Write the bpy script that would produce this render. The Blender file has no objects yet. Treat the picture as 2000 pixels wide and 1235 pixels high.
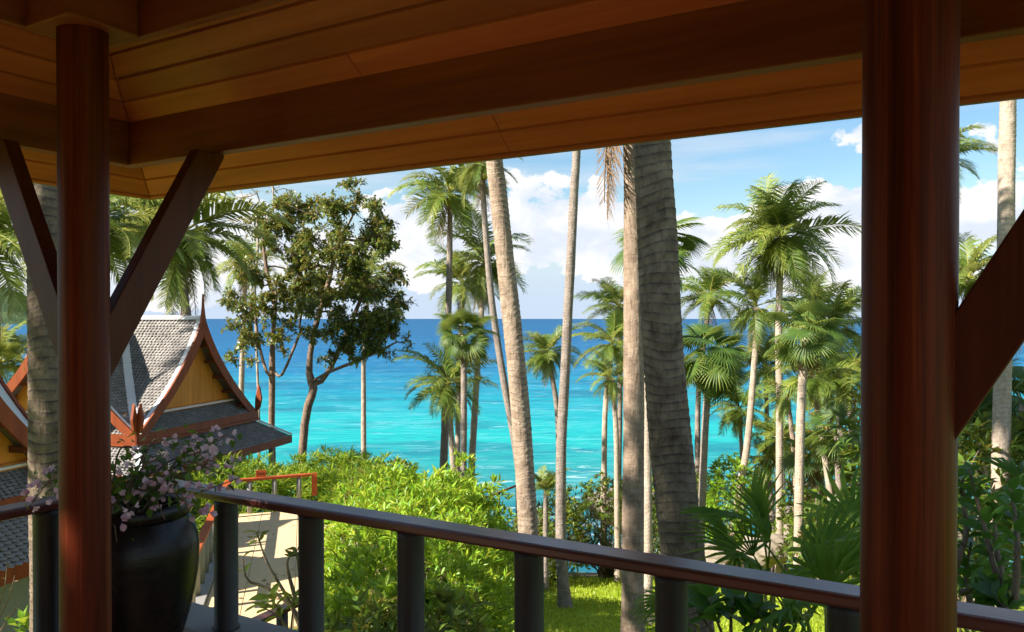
import bpy, bmesh, math, random
import numpy as np
from mathutils import Vector, Matrix

SC = bpy.context.scene
COL = SC.collection
rad = math.radians

# ------------------------------------------------------------------ camera
FOC = 1546.0            # focal length in photo pixels (2000 wide)
YAW = rad(30.0)         # the view turns 30 degrees left of the +Y axis of the pavilion
FW = Vector((-math.sin(YAW), math.cos(YAW), 0))
RT = Vector((math.cos(YAW), math.sin(YAW), 0))
cam_d = bpy.data.cameras.new('camera')
cam_d.sensor_width = 36.0
cam_d.lens = 36.0 * FOC / 2000.0
PITCH = rad(0.55)
cam_d.shift_y = (math.tan(PITCH) * FOC + 3.5) / 2000.0
cam_d.clip_start = 0.05
cam_d.clip_end = 120000.0
cam = bpy.data.objects.new('camera', cam_d)
COL.objects.link(cam)
cam.location = (0, 0, 0)
cam.rotation_euler = (math.pi / 2 - PITCH, 0, YAW)
SC.camera = cam

# ------------------------------------------------------------------ light
SUN_EL = rad(37.0)
_k = rad(24.0)          # light travels to the right and 24 degrees away from the viewer
SUN_TO = (RT * math.cos(_k) + FW * math.sin(_k)).normalized()
sun_dir = Vector((SUN_TO.x * math.cos(SUN_EL), SUN_TO.y * math.cos(SUN_EL), -math.sin(SUN_EL)))
sd = bpy.data.lights.new('sun', 'SUN')
sd.energy = 5.0
sd.angle = rad(0.5)
sd.color = (1.0, 0.93, 0.82)
so = bpy.data.objects.new('sun', sd)
COL.objects.link(so)
so.location = (-20, -30, 40)
so.rotation_euler = sun_dir.to_track_quat('-Z', 'Y').to_euler()

SC.view_settings.view_transform = 'Standard'
SC.view_settings.look = 'None'
SC.view_settings.gamma = 1.0
SC.view_settings.exposure = 1.2
SC.view_settings.use_curve_mapping = False
SC.render.engine = 'CYCLES'
SC.cycles.use_denoising = True
SC.cycles.caustics_reflective = False
SC.cycles.caustics_refractive = False
SC.cycles.use_adaptive_sampling = True
SC.cycles.adaptive_threshold = 0.03
SC.cycles.max_bounces = 6
SC.cycles.diffuse_bounces = 3
SC.cycles.glossy_bounces = 2
SC.cycles.transmission_bounces = 3
SC.cycles.transparent_max_bounces = 8

world = bpy.data.worlds.new('World')
SC.world = world
world.use_nodes = True
world.cycles.sampling_method = 'MANUAL'
world.cycles.sample_map_resolution = 256


def build_world():
    nt = world.node_tree
    N, L = nt.nodes, nt.links
    N.clear()
    out = N.new('ShaderNodeOutputWorld')
    bg = N.new('ShaderNodeBackground')
    L.new(bg.outputs[0], out.inputs[0])
    sky = N.new('ShaderNodeTexSky')
    sky.sky_type = 'NISHITA'
    sky.sun_disc = False
    sky.sun_elevation = SUN_EL
    # the sun stands where the light comes from
    sx, sy = -SUN_TO.x, -SUN_TO.y
    sky.sun_rotation = math.atan2(sx, sy)
    sky.air_density = 1.25
    sky.dust_density = 0.2
    sky.ozone_density = 2.5
    sky.altitude = 0
    bg.inputs[1].default_value = 0.070

    def math_(op, a, b=None, clamp=False):
        m = N.new('ShaderNodeMath')
        m.operation = op
        m.use_clamp = clamp
        for i, v in enumerate((a, b)):
            if v is None:
                continue
            if isinstance(v, (int, float)):
                m.inputs[i].default_value = v
            else:
                L.new(v, m.inputs[i])
        return m.outputs[0]

    def smooth(v, lo, hi):
        m = N.new('ShaderNodeMapRange')
        m.interpolation_type = 'SMOOTHSTEP'
        m.inputs[1].default_value = lo
        m.inputs[2].default_value = hi
        L.new(v, m.inputs[0])
        return m.outputs[0]

    def noise(vec, scale, detail, rough, dist=0.0):
        n = N.new('ShaderNodeTexNoise')
        n.inputs['Scale'].default_value = scale
        n.inputs['Detail'].default_value = detail
        n.inputs['Roughness'].default_value = rough
        n.inputs['Distortion'].default_value = dist
        L.new(vec, n.inputs['Vector'])
        return n.outputs[0]
    tc = N.new('ShaderNodeTexCoord')
    sep = N.new('ShaderNodeSeparateXYZ')
    L.new(tc.outputs['Generated'], sep.inputs[0])
    z = sep.outputs[2]
    # cumulus bank that stands along the horizon
    mp = N.new('ShaderNodeMapping')
    mp.inputs['Scale'].default_value = (1, 1, 1.35)
    mp.inputs['Location'].default_value = (3.1, 0.4, 1.7)
    L.new(tc.outputs['Generated'], mp.inputs[0])
    n1 = noise(mp.outputs[0], 9.0, 6, 0.56, 0.0)
    broad = noise(mp.outputs[0], 2.4, 1, 0.5)
    prof = N.new('ShaderNodeValToRGB')
    e = prof.color_ramp.elements
    e[0].position = 0.0
    e[0].color = (0.0,) * 3 + (1,)
    e[1].position = 1.0
    e[1].color = (0.0,) * 3 + (1,)
    for p, v in ((0.03, 0.16), (0.10, 0.40), (0.19, 0.46), (0.245, 0.36), (0.32, 0.24), (0.45, 0.13)):
        q = e.new(p)
        q.color = (v, v, v, 1)
    L.new(math_('MULTIPLY', z, 2.0, True), prof.inputs[0])
    dens = math_('ADD', math_('ADD', math_('MULTIPLY', n1, 0.85), math_('MULTIPLY', broad, 0.80)), prof.outputs[0])
    cum = smooth(dens, 1.15, 1.182)
    # shade inside the bank: same noise a little towards the sun
    mp2 = N.new('ShaderNodeMapping')
    mp2.inputs['Scale'].default_value = (1, 1, 1.35)
    mp2.inputs['Location'].default_value = (3.1 - 0.02, 0.4 - 0.02, 1.7 + 0.035)
    L.new(tc.outputs['Generated'], mp2.inputs[0])
    n2 = noise(mp2.outputs[0], 9.0, 4, 0.56, 0.0)
    lit = smooth(math_('SUBTRACT', n1, n2), -0.13, 0.10)
    ccol = N.new('ShaderNodeMix')
    ccol.data_type = 'RGBA'
    ccol.inputs[6].default_value = (5.0, 5.45, 6.2, 1)
    ccol.inputs[7].default_value = (6.7, 6.7, 6.75, 1)
    L.new(lit, ccol.inputs[0])
    # thin high streaks
    mp3 = N.new('ShaderNodeMapping')
    mp3.inputs['Scale'].default_value = (1.0, 1.0, 9.0)
    mp3.inputs['Rotation'].default_value = (0.05, 0.03, 0)
    L.new(tc.outputs['Generated'], mp3.inputs[0])
    n3 = noise(mp3.outputs[0], 2.6, 4, 0.55, 0.0)
    cir = math_('MULTIPLY', smooth(n3, 0.40, 0.62), math_('MULTIPLY', smooth(z, 0.05, 0.16), 0.5))
    # humid pale air low over the water
    low = math_('MULTIPLY', math_('SUBTRACT', 1.0, smooth(z, 0.02, 0.15)), 0.95)

    def mix(f, a, b):
        m = N.new('ShaderNodeMix')
        m.data_type = 'RGBA'
        L.new(f, m.inputs[0])
        for i, v in ((6, a), (7, b)):
            if isinstance(v, tuple):
                m.inputs[i].default_value = v
            else:
                L.new(v, m.inputs[i])
        return m.outputs[2]
    hs = N.new('ShaderNodeHueSaturation')
    hs.inputs['Saturation'].default_value = 1.22
    L.new(sky.outputs[0], hs.inputs['Color'])
    c = mix(low, hs.outputs[0], (3.9, 4.8, 6.1, 1))
    c = mix(cir, c, (4.9, 5.4, 6.1, 1))
    c = mix(cum, c, ccol.outputs[2])
    L.new(c, bg.inputs[0])


build_world()


# ------------------------------------------------------------------ helpers
def W(px, py, d):
    """point seen at photo pixel (px, py) at forward distance d"""
    l = (px - 1000.0) / FOC * d
    return FW * d + RT * l + Vector((0, 0, (621.0 - py) / FOC * d))


def CW(d, l, z):
    return FW * d + RT * l + Vector((0, 0, z))


ORG = {}


def origin_of(o):
    return ORG.get(o.name, Vector((0, 0, 0))) if o is not None else Vector((0, 0, 0))


def tag(o, label=None, cat=None, group=None, kind=None):
    if label:
        o['label'] = label
    if cat:
        o['category'] = cat
    if group:
        o['group'] = group
    if kind:
        o['kind'] = kind
    return o


def thing(name, loc, label, cat, group=None):
    o = bpy.data.objects.new(name, None)
    o.empty_display_size = 0.2
    COL.objects.link(o)
    o.location = loc
    ORG[o.name] = Vector(loc)
    return tag(o, label, cat, group)


def sub(name, parent):
    o = bpy.data.objects.new(name, None)
    COL.objects.link(o)
    o.parent = parent
    ORG[o.name] = origin_of(parent)
    return o


def put(name, me, parent=None, smooth=False):
    o = bpy.data.objects.new(name, me)
    COL.objects.link(o)
    if parent is not None:
        o.parent = parent
        ORG[o.name] = origin_of(parent)
    if smooth:
        me.polygons.foreach_set('use_smooth', np.ones(len(me.polygons), dtype=bool))
    return o


def mesh_np(name, V, faces, mat, attrs=None):
    """V (n,3); faces: list of int arrays (m,k)"""
    me = bpy.data.meshes.new(name)
    V = np.asarray(V, dtype=np.float32)
    me.vertices.add(len(V))
    me.vertices.foreach_set('co', V.ravel())
    idx, starts, s = [], [], 0
    for f in faces:
        f = np.asarray(f, dtype=np.int32)
        if f.size == 0:
            continue
        m, k = f.shape
        idx.append(f.ravel())
        starts.append(s + np.arange(m, dtype=np.int32) * k)
        s += m * k
    idx = np.concatenate(idx)
    starts = np.concatenate(starts)
    me.loops.add(len(idx))
    me.loops.foreach_set('vertex_index', idx)
    me.polygons.add(len(starts))
    me.polygons.foreach_set('loop_start', starts)
    me.update(calc_edges=True)
    if mat is not None:
        me.materials.append(mat)
    for k, v in (attrs or {}).items():
        a = me.attributes.new(k, 'FLOAT', 'POINT')
        a.data.foreach_set('value', np.asarray(v, dtype=np.float32))
    return me


class MB:
    """collects shapes in world coordinates, links them as one mesh"""

    def __init__(self):
        self.v, self.f, self.a = [], [], []

    def add(self, verts, faces, along=None):
        b = len(self.v)
        self.v += [tuple(p) for p in verts]
        self.f += [tuple(i + b for i in q) for q in faces]
        self.a += list(along) if along is not None else [0.0] * len(verts)
        return self

    def prism(self, poly, ext):
        """poly: list of Vectors in a plane, ext: Vector"""
        n = len(poly)
        v = [Vector(p) for p in poly] + [Vector(p) + ext for p in poly]
        f = [tuple(range(n - 1, -1, -1)), tuple(range(n, 2 * n))]
        f += [(i, (i + 1) % n, (i + 1) % n + n, i + n) for i in range(n)]
        return self.add(v, f)

    def bar(self, p, q, w, h, up=Vector((0, 0, 1))):
        p, q = Vector(p), Vector(q)
        t = (q - p).normalized()
        s = t.cross(up).normalized() * (w / 2)
        u = s.cross(t).normalized() * (h / 2)
        poly = [p - s - u, p + s - u, p + s + u, p - s + u]
        return self.prism(poly, q - p)

    def tube(self, pts, radii, n=8, cap=True):
        pts = [Vector(p) for p in pts]
        b = []
        fr = None
        v, f, al = [], [], []
        run = 0.0
        for i, p in enumerate(pts):
            a = pts[max(0, i - 1)]
            c = pts[min(len(pts) - 1, i + 1)]
            t = (c - a).normalized()
            if fr is None:
                r = Vector((1, 0, 0)) if abs(t.x) < 0.9 else Vector((0, 1, 0))
                fr = (r - t * r.dot(t)).normalized()
            else:
                fr = (fr - t * fr.dot(t)).normalized()
            g = t.cross(fr)
            if i:
                run += (p - pts[i - 1]).length
            for k in range(n):
                an = 2 * math.pi * k / n
                v.append(p + (fr * math.cos(an) + g * math.sin(an)) * radii[i])
                al.append(run)
        for i in range(len(pts) - 1):
            for k in range(n):
                f.append((i * n + k, i * n + (k + 1) % n, (i + 1) * n + (k + 1) % n, (i + 1) * n + k))
        if cap:
            f.append(tuple(range(n - 1, -1, -1)))
            m = (len(pts) - 1) * n
            f.append(tuple(range(m, m + n)))
        return self.add(v, f, al)

    def build(self, name, mat, parent=None, smooth=False, bevel=0.0, org=None):
        o_ = origin_of(parent) if org is None else Vector(org)
        me = bpy.data.meshes.new(name)
        me.from_pydata([(x - o_.x, y - o_.y, z - o_.z) for x, y, z in self.v], [], self.f)
        if any(self.a):
            at = me.attributes.new('along', 'FLOAT', 'POINT')
            at.data.foreach_set('value', np.asarray(self.a, dtype=np.float32))
        if bevel:
            bm = bmesh.new()
            bm.from_mesh(me)
            bmesh.ops.recalc_face_normals(bm, faces=bm.faces)
            ed = [e for e in bm.edges if len(e.link_faces) == 2 and e.calc_face_angle(0) > 0.5]
            bmesh.ops.bevel(bm, geom=ed, offset=bevel, segments=2, affect='EDGES', profile=0.5)
            bm.to_mesh(me)
            bm.free()
        else:
            bm = bmesh.new()
            bm.from_mesh(me)
            bmesh.ops.recalc_face_normals(bm, faces=bm.faces)
            bm.to_mesh(me)
            bm.free()
        me.materials.append(mat)
        o = put(name, me, parent, smooth)
        if org is not None:
            o.location = o_ - origin_of(parent)
        return o


def box_bm(lo, hi):
    m = MB()
    x0, y0, z0 = lo
    x1, y1, z1 = hi
    return m.prism([Vector((x0, y0, z0)), Vector((x1, y0, z0)), Vector((x1, y1, z0)), Vector((x0, y1, z0))], Vector((0, 0, z1 - z0)))


def box(name, lo, hi, mat, parent=None, bevel=0.006, org=None):
    return box_bm(lo, hi).build(name, mat, parent, bevel=bevel, org=org)


def lathe(name, prof, center, mat, parent=None, n=48, smooth=True):
    V, Fq = [], []
    for r, z in prof:
        for k in range(n):
            a = 2 * math.pi * k / n
            V.append((r * math.cos(a), r * math.sin(a), z))
    for i in range(len(prof) - 1):
        for k in range(n):
            Fq.append((i * n + k, i * n + (k + 1) % n, (i + 1) * n + (k + 1) % n, (i + 1) * n + k))
    me = bpy.data.meshes.new(name)
    me.from_pydata(V, [], Fq)
    me.materials.append(mat)
    o = put(name, me, parent, smooth)
    o.location = Vector(center) - origin_of(parent)
    return o


def catmull(P, n):
    P = [Vector(p) for p in P]
    if len(P) < 3:
        return [P[0].lerp(P[-1], i / n) for i in range(n + 1)]
    Q = [P[0] * 2 - P[1]] + P + [P[-1] * 2 - P[-2]]
    out = []
    seg = len(P) - 1
    for i in range(n + 1):
        t = i / n * seg
        k = min(int(t), seg - 1)
        u = t - k
        a, b, c, d = Q[k:k + 4]
        out.append(0.5 * ((2 * b) + (c - a) * u + (2 * a - 5 * b + 4 * c - d) * u * u + (3 * b - a - 3 * c + d) * u ** 3))
    return out


# ------------------------------------------------------------------ materials
def new_mat(name):
    m = bpy.data.materials.new(name)
    m.use_nodes = True
    nt = m.node_tree
    nt.nodes.clear()
    out = nt.nodes.new('ShaderNodeOutputMaterial')
    return m, nt.nodes, nt.links, out


class NB:
    """small node helper"""

    def __init__(self, N, L):
        self.N, self.L = N, L

    def set(self, sock, v):
        if hasattr(v, 'is_output'):
            self.L.new(v, sock)
        else:
            sock.default_value = v

    def math(self, op, a, b=0.0, clamp=False):
        m = self.N.new('ShaderNodeMath')
        m.operation = op
        m.use_clamp = clamp
        self.set(m.inputs[0], a)
        self.set(m.inputs[1], b)
        return m.outputs[0]

    def noise(self, vec, scale, detail=4, rough=0.5, dist=0.0):
        n = self.N.new('ShaderNodeTexNoise')
        n.inputs['Scale'].default_value = scale
        n.inputs['Detail'].default_value = detail
        n.inputs['Roughness'].default_value = rough
        n.inputs['Distortion'].default_value = dist
        if vec is not None:
            self.L.new(vec, n.inputs['Vector'])
        return n.outputs[0]

    def mapping(self, vec, scale=(1, 1, 1), rot=(0, 0, 0), loc=(0, 0, 0)):
        m = self.N.new('ShaderNodeMapping')
        m.inputs['Scale'].default_value = scale
        m.inputs['Rotation'].default_value = rot
        m.inputs['Location'].default_value = loc
        self.L.new(vec, m.inputs[0])
        return m.outputs[0]

    def ramp(self, fac, stops, interp='LINEAR'):
        r = self.N.new('ShaderNodeValToRGB')
        r.color_ramp.interpolation = interp
        e = r.color_ramp.elements
        while len(e) < len(stops):
            e.new(0.5)
        for q, (p, c) in zip(e, stops):
            q.position = p
            q.color = tuple(c) + (1,) if len(c) == 3 else c
        self.L.new(fac, r.inputs[0])
        return r.outputs[0]

    def mix(self, f, a, b, mode='MIX'):
        m = self.N.new('ShaderNodeMix')
        m.data_type = 'RGBA'
        m.blend_type = mode
        self.set(m.inputs[0], f)
        for i, v in ((6, a), (7, b)):
            if isinstance(v, tuple) and len(v) == 3:
                v = v + (1,)
            self.set(m.inputs[i], v)
        return m.outputs[2]

    def tc(self, which='Object'):
        t = self.N.new('ShaderNodeTexCoord')
        return t.outputs[which]

    def pos(self):
        return self.N.new('ShaderNodeNewGeometry').outputs['Position']

    def attr(self, name):
        a = self.N.new('ShaderNodeAttribute')
        a.attribute_name = name
        return a.outputs['Fac']

    def rnd(self):
        return self.N.new('ShaderNodeObjectInfo').outputs['Random']

    def bump(self, h, strength=0.3, dist=0.02):
        b = self.N.new('ShaderNodeBump')
        b.inputs['Strength'].default_value = strength
        b.inputs['Distance'].default_value = dist
        self.L.new(h, b.inputs['Height'])
        return b.outputs[0]

    def bsdf(self, col, rough=0.6, spec=0.4, normal=None, coat=0.0, metal=0.0):
        p = self.N.new('ShaderNodeBsdfPrincipled')
        self.set(p.inputs['Base Color'], col + (1,) if isinstance(col, tuple) and len(col) == 3 else col)
        self.set(p.inputs['Roughness'], rough)
        p.inputs['Specular IOR Level'].default_value = spec
        p.inputs['Coat Weight'].default_value = coat
        p.inputs['Metallic'].default_value = metal
        p.inputs['Coat Roughness'].default_value = 0.25
        if normal is not None:
            self.L.new(normal, p.inputs['Normal'])
        return p.outputs[0]


def simple(name, col, rough=0.6, spec=0.3, var=0.25, scale=6.0, bump=0.15, coat=0.0):
    m, N, L, out = new_mat(name)
    b = NB(N, L)
    p = b.tc()
    n = b.noise(p, scale, 6, 0.6)
    c = b.mix(n, tuple(x * (1 - var) for x in col), tuple(min(1, x * (1 + var)) for x in col))
    L.new(b.bsdf(c, rough, spec, b.bump(b.noise(p, scale * 6, 4), bump, 0.01), coat), out.inputs[0])
    return m


def wood(name, dark, light, axis='X', rough=0.4, spec=0.4, coat=0.0, scale=1.0, randomize=0.0, bump=0.12):
    """grain runs along the given axis"""
    m, N, L, out = new_mat(name)
    b = NB(N, L)
    p = b.tc()
    sc = {'X': (0.5, 9, 9), 'Y': (9, 0.5, 9), 'Z': (9, 9, 0.4)}[axis]
    v = b.mapping(p, tuple(s * scale for s in sc))
    if randomize:
        cmb = N.new('ShaderNodeVectorMath')
        cmb.operation = 'ADD'
        r3 = N.new('ShaderNodeCombineXYZ')
        rr = b.math('MULTIPLY', b.rnd(), 40.0)
        for i in range(3):
            L.new(rr, r3.inputs[i])
        L.new(v, cmb.inputs[0])
        L.new(r3.outputs[0], cmb.inputs[1])
        v = cmb.outputs[0]
    n1 = b.noise(v, 1.2, 6, 0.6, 0.6)
    n2 = b.noise(v, 6.0, 4, 0.6)
    f = b.math('ADD', b.math('MULTIPLY', n1, 0.75), b.math('MULTIPLY', n2, 0.25))
    c = b.ramp(f, [(0.32, dark), (0.68, light)])
    big = b.noise(p, 1.3, 3)
    c = b.mix(b.math('MULTIPLY', big, 0.35), c, tuple(x * 0.55 for x in dark))
    if randomize:
        h = N.new('ShaderNodeHueSaturation')
        L.new(c, h.inputs['Color'])
        L.new(b.math('ADD', b.math('MULTIPLY', b.rnd(), randomize), 1 - randomize / 2), h.inputs['Value'])
        c = h.outputs[0]
    rg = b.math('ADD', b.math('MULTIPLY', n2, 0.2), rough - 0.1)
    L.new(b.bsdf(c, rg, spec, b.bump(f, bump, 0.01), coat), out.inputs[0])
    return m


def leaf_mat(name, stops, trans=0.28, tcol=None, rough=0.45, spec=0.35, objvar=0.25):
    m, N, L, out = new_mat(name)
    b = NB(N, L)
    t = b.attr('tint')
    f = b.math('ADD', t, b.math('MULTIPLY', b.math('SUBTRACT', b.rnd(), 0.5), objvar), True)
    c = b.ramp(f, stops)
    pr = b.bsdf(c, rough, spec)
    tr = N.new('ShaderNodeBsdfTranslucent')
    L.new(b.mix(0.5, c, tcol or tuple(min(1, x * 1.6) for x in stops[-1][1])), tr.inputs[0])
    mx = N.new('ShaderNodeMixShader')
    mx.inputs[0].default_value = trans
    L.new(pr, mx.inputs[1])
    L.new(tr.outputs[0], mx.inputs[2])
    L.new(mx.outputs[0], out.inputs[0])
    return m


def bark_mat(name, light, dark, ring=1.0, ring_scale=9.0):
    m, N, L, out = new_mat(name)
    b = NB(N, L)
    p = b.tc()
    al = b.attr('along')
    wob = b.noise(p, 2.2, 3)
    ph = b.math('ADD', al, b.math('MULTIPLY', wob, 0.25))
    fr = b.math('FRACT', ph)
    line = b.math('GREATER_THAN', fr, 0.80)
    brk = b.ramp(b.noise(b.mapping(p, (5, 5, 4)), 1.6, 4, 0.6), [(0.36, (0.12,) * 3), (0.58, (1, 1, 1))])
    sm = b.math('MULTIPLY', b.math('MULTIPLY', b.math('POWER', fr, 4.0), ring), brk)
    n = b.noise(b.mapping(p, (3, 3, 2.4)), 2.0, 8, 0.7)
    c = b.ramp(n, [(0.3, dark), (0.5, tuple((a + c_) / 2 for a, c_ in zip(light, dark))), (0.68, light)])
    c = b.mix(b.math('MULTIPLY', sm, 0.85), c, tuple(x * 0.45 for x in dark))
    crack = b.noise(b.mapping(p, (14, 14, 2.2)), 2.0, 5, 0.6)
    c = b.mix(b.ramp(crack, [(0.28, (0.75,) * 3), (0.42, (0, 0, 0))]), c, tuple(x * 0.5 for x in dark))
    lump = b.noise(p, 7.0, 6, 0.7)
    h = b.math('ADD', b.math('SUBTRACT', b.math('MULTIPLY', crack, 0.7), sm), b.math('MULTIPLY', lump, 0.9))
    L.new(b.bsdf(c, 0.85, 0.12, b.bump(h, 0.9, 0.03)), out.inputs[0])
    return m


def stave_mat():
    """round column glued from upright staves, each with its own tone"""
    m, N, L, out = new_mat('column_wood')
    b = NB(N, L)
    p = b.tc()
    v = b.mapping(p, (11, 11, 0.05))
    st = b.noise(v, 2.0, 2, 0.5)
    gr = b.noise(b.mapping(p, (38, 38, 0.7)), 2.0, 8, 0.65, 0.9)
    fl = b.noise(b.mapping(p, (8, 8, 0.9)), 1.0, 4, 0.6, 1.2)
    f = b.math('ADD', b.math('ADD', b.math('MULTIPLY', st, 0.45), b.math('MULTIPLY', gr, 0.35)), b.math('MULTIPLY', fl, 0.2))
    c = b.ramp(f, [(0.34, (0.042, 0.006, 0.002)), (0.48, (0.10, 0.0155, 0.005)), (0.58, (0.17, 0.031, 0.009)), (0.66, (0.26, 0.056, 0.015))])
    L.new(b.bsdf(c, b.math('ADD', b.math('MULTIPLY', gr, 0.25), 0.34), 0.16, b.bump(gr, 0.15, 0.006)), out.inputs[0])
    return m


M = {}
M['column'] = stave_mat()
M['beam_x'] = wood('beam_wood', (0.17, 0.036, 0.013), (0.33, 0.085, 0.028), 'X', 0.5, 0.3)
M['beam_y'] = wood('beam_wood_cross', (0.17, 0.036, 0.013), (0.33, 0.085, 0.028), 'Y', 0.5, 0.3)
M['brace'] = wood('brace_wood', (0.07, 0.016, 0.008), (0.14, 0.035, 0.017), 'Z', 0.45, 0.2)
M['plank_x'] = wood('ceiling_wood', (0.39, 0.080, 0.026), (0.65, 0.178, 0.062), 'X', 0.5, 0.3, 0, 0.7, 0.6)
M['plank_y'] = wood('ceiling_wood_cross', (0.39, 0.080, 0.026), (0.65, 0.178, 0.062), 'Y', 0.5, 0.3, 0, 0.7, 0.6)
M['rail_x'] = wood('rail_wood', (0.075, 0.017, 0.012), (0.17, 0.042, 0.026), 'X', 0.33, 0.6, 0.2)
M['rail_y'] = wood('rail_wood_cross', (0.075, 0.017, 0.012), (0.17, 0.042, 0.026), 'Y', 0.40, 0.5, 0.1)
M['post'] = simple('post_paint', (0.036, 0.034, 0.030), 0.5, 0.4, 0.15, 4, 0.06)
M['post_pale'] = simple('post_pale_paint', (0.30, 0.29, 0.25), 0.6, 0.3, 0.15, 4, 0.06)
M['kerb'] = simple('kerb_concrete', (0.30, 0.29, 0.27), 0.8, 0.2, 0.2, 7, 0.15)
M['deck'] = simple('deck_tile', (0.42, 0.24, 0.14), 0.7, 0.25, 0.25, 9, 0.1)
M['path'] = simple('path_sandwash', (0.68, 0.50, 0.29), 0.85, 0.15, 0.14, 3, 0.2)
M['trim'] = wood('roof_trim_wood', (0.20, 0.038, 0.009), (0.36, 0.075, 0.017), 'Z', 0.5, 0.35, 0, 0.5)
M['trim_dark'] = wood('roof_trim_dark_wood', (0.10, 0.028, 0.012), (0.19, 0.055, 0.022), 'Z', 0.5, 0.3, 0, 0.5)
M['orange_rail'] = wood('orange_rail_wood', (0.34, 0.06, 0.014), (0.52, 0.115, 0.026), 'X', 0.5, 0.3, 0, 0.5)
M['underlay'] = simple('roof_underlay', (0.16, 0.15, 0.14), 0.9, 0.1)
M['gable'] = wood('gable_board_wood', (0.64, 0.21, 0.026), (0.86, 0.37, 0.065), 'Z', 0.55, 0.3, 0, 0.6, 0.14)
M['plaster'] = simple('white_plaster', (0.72, 0.72, 0.71), 0.8, 0.15, 0.14, 1.6, 0.08)
M['wall'] = simple('wall_plaster', (0.55, 0.54, 0.50), 0.85, 0.15, 0.15, 1.2, 0.08)
M['rock'] = simple('shore_rock', (0.30, 0.25, 0.20), 0.9, 0.15, 0.4, 2.0, 0.6)
M['soil'] = simple('soil', (0.06, 0.045, 0.03), 0.95, 0.05, 0.4, 10, 0.5)
M['bark_near'] = bark_mat('palm_bark', (0.31, 0.235, 0.175), (0.085, 0.060, 0.042), 1.0, 8.0)
M['bark_mottle'] = bark_mat('palm_bark_mottled', (0.46, 0.345, 0.255), (0.19, 0.13, 0.09), 0.45, 8.0)
M['bark_warm'] = bark_mat('palm_bark_warm', (0.52, 0.40, 0.30), (0.22, 0.155, 0.11), 1.0, 9.0)
M['bark_grey'] = bark_mat('palm_bark_grey', (0.40, 0.33, 0.28), (0.20, 0.16, 0.13), 0.7, 8.0)
M['bark_pale'] = bark_mat('palm_bark_pale', (0.60, 0.49, 0.39), (0.33, 0.25, 0.19), 0.6, 7.0)
M['tree_bark'] = bark_mat('tree_bark', (0.36, 0.25, 0.18), (0.15, 0.10, 0.075), 0.0)
M['twig'] = bark_mat('twig_bark', (0.30, 0.23, 0.16), (0.13, 0.09, 0.06), 0.0)
M['frond'] = leaf_mat('frond_leaf', [(0.0, (0.028, 0.06, 0.012)), (0.38, (0.080, 0.145, 0.020)), (0.70, (0.21, 0.27, 0.042)), (1.0, (0.58, 0.53, 0.13))], 0.3)
M['frond_dead'] = leaf_mat('dead_frond', [(0.0, (0.10, 0.06, 0.035)), (1.0, (0.32, 0.2, 0.11))], 0.1)
M['rachis'] = simple('frond_stalk', (0.26, 0.25, 0.06), 0.5, 0.3, 0.2, 4, 0.02)
M['fan'] = leaf_mat('fan_leaf', [(0.0, (0.02, 0.055, 0.014)), (0.5, (0.075, 0.14, 0.025)), (1.0, (0.34, 0.38, 0.07))], 0.28)
M['fan_near'] = leaf_mat('fan_leaf_near', [(0.0, (0.03, 0.08, 0.010)), (0.6, (0.09, 0.20, 0.020)), (1.0, (0.28, 0.36, 0.045))], 0.42, rough=0.5, spec=0.25)
M['tree_leaf'] = leaf_mat('tree_leaf', [(0.0, (0.025, 0.05, 0.010)), (0.45, (0.08, 0.14, 0.020)), (0.9, (0.24, 0.30, 0.04)), (1.0, (0.36, 0.24, 0.06))], 0.32, rough=0.35, spec=0.5, objvar=0.1)
M['hedge_leaf'] = leaf_mat('hedge_leaf', [(0.0, (0.04, 0.12, 0.010)), (0.35, (0.12, 0.28, 0.014)), (0.65, (0.25, 0.44, 0.018)), (0.95, (0.50, 0.62, 0.05)), (1.0, (0.55, 0.50, 0.07))], 0.36, rough=0.4, spec=0.4, objvar=0.1)
M['shrub_leaf'] = leaf_mat('shrub_leaf', [(0.0, (0.035, 0.085, 0.012)), (0.5, (0.11, 0.20, 0.02)), (0.95, (0.30, 0.40, 0.04)), (1.0, (0.42, 0.30, 0.06))], 0.34, objvar=0.15)
M['yellow_leaf'] = leaf_mat('yellow_green_leaf', [(0.0, (0.10, 0.20, 0.02)), (0.7, (0.32, 0.40, 0.04)), (0.9, (0.48, 0.42, 0.06)), (1.0, (0.5, 0.2, 0.05))], 0.35, objvar=0.1)
M['dark_leaf'] = leaf_mat('dark_shrub_leaf', [(0.0, (0.022, 0.065, 0.012)), (0.6, (0.07, 0.17, 0.022)), (1.0, (0.18, 0.32, 0.04))], 0.3, rough=0.35, spec=0.5, objvar=0.15)
M['bract'] = leaf_mat('pink_bract', [(0.0, (0.50, 0.25, 0.42)), (0.6, (0.74, 0.45, 0.60)), (1.0, (0.90, 0.68, 0.76))], 0.35, objvar=0.5)
M['boug_leaf'] = leaf_mat('bougainvillea_leaf', [(0.0, (0.025, 0.055, 0.014)), (0.7, (0.06, 0.13, 0.02)), (1.0, (0.22, 0.34, 0.03))], 0.3, objvar=0.1)
M['coconut'] = simple('coconut_husk', (0.30, 0.28, 0.05), 0.5, 0.3, 0.3, 8, 0.1)

# ------------------------------------------------------------------ materials of the setting
SEA_Z = -18.0


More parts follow.
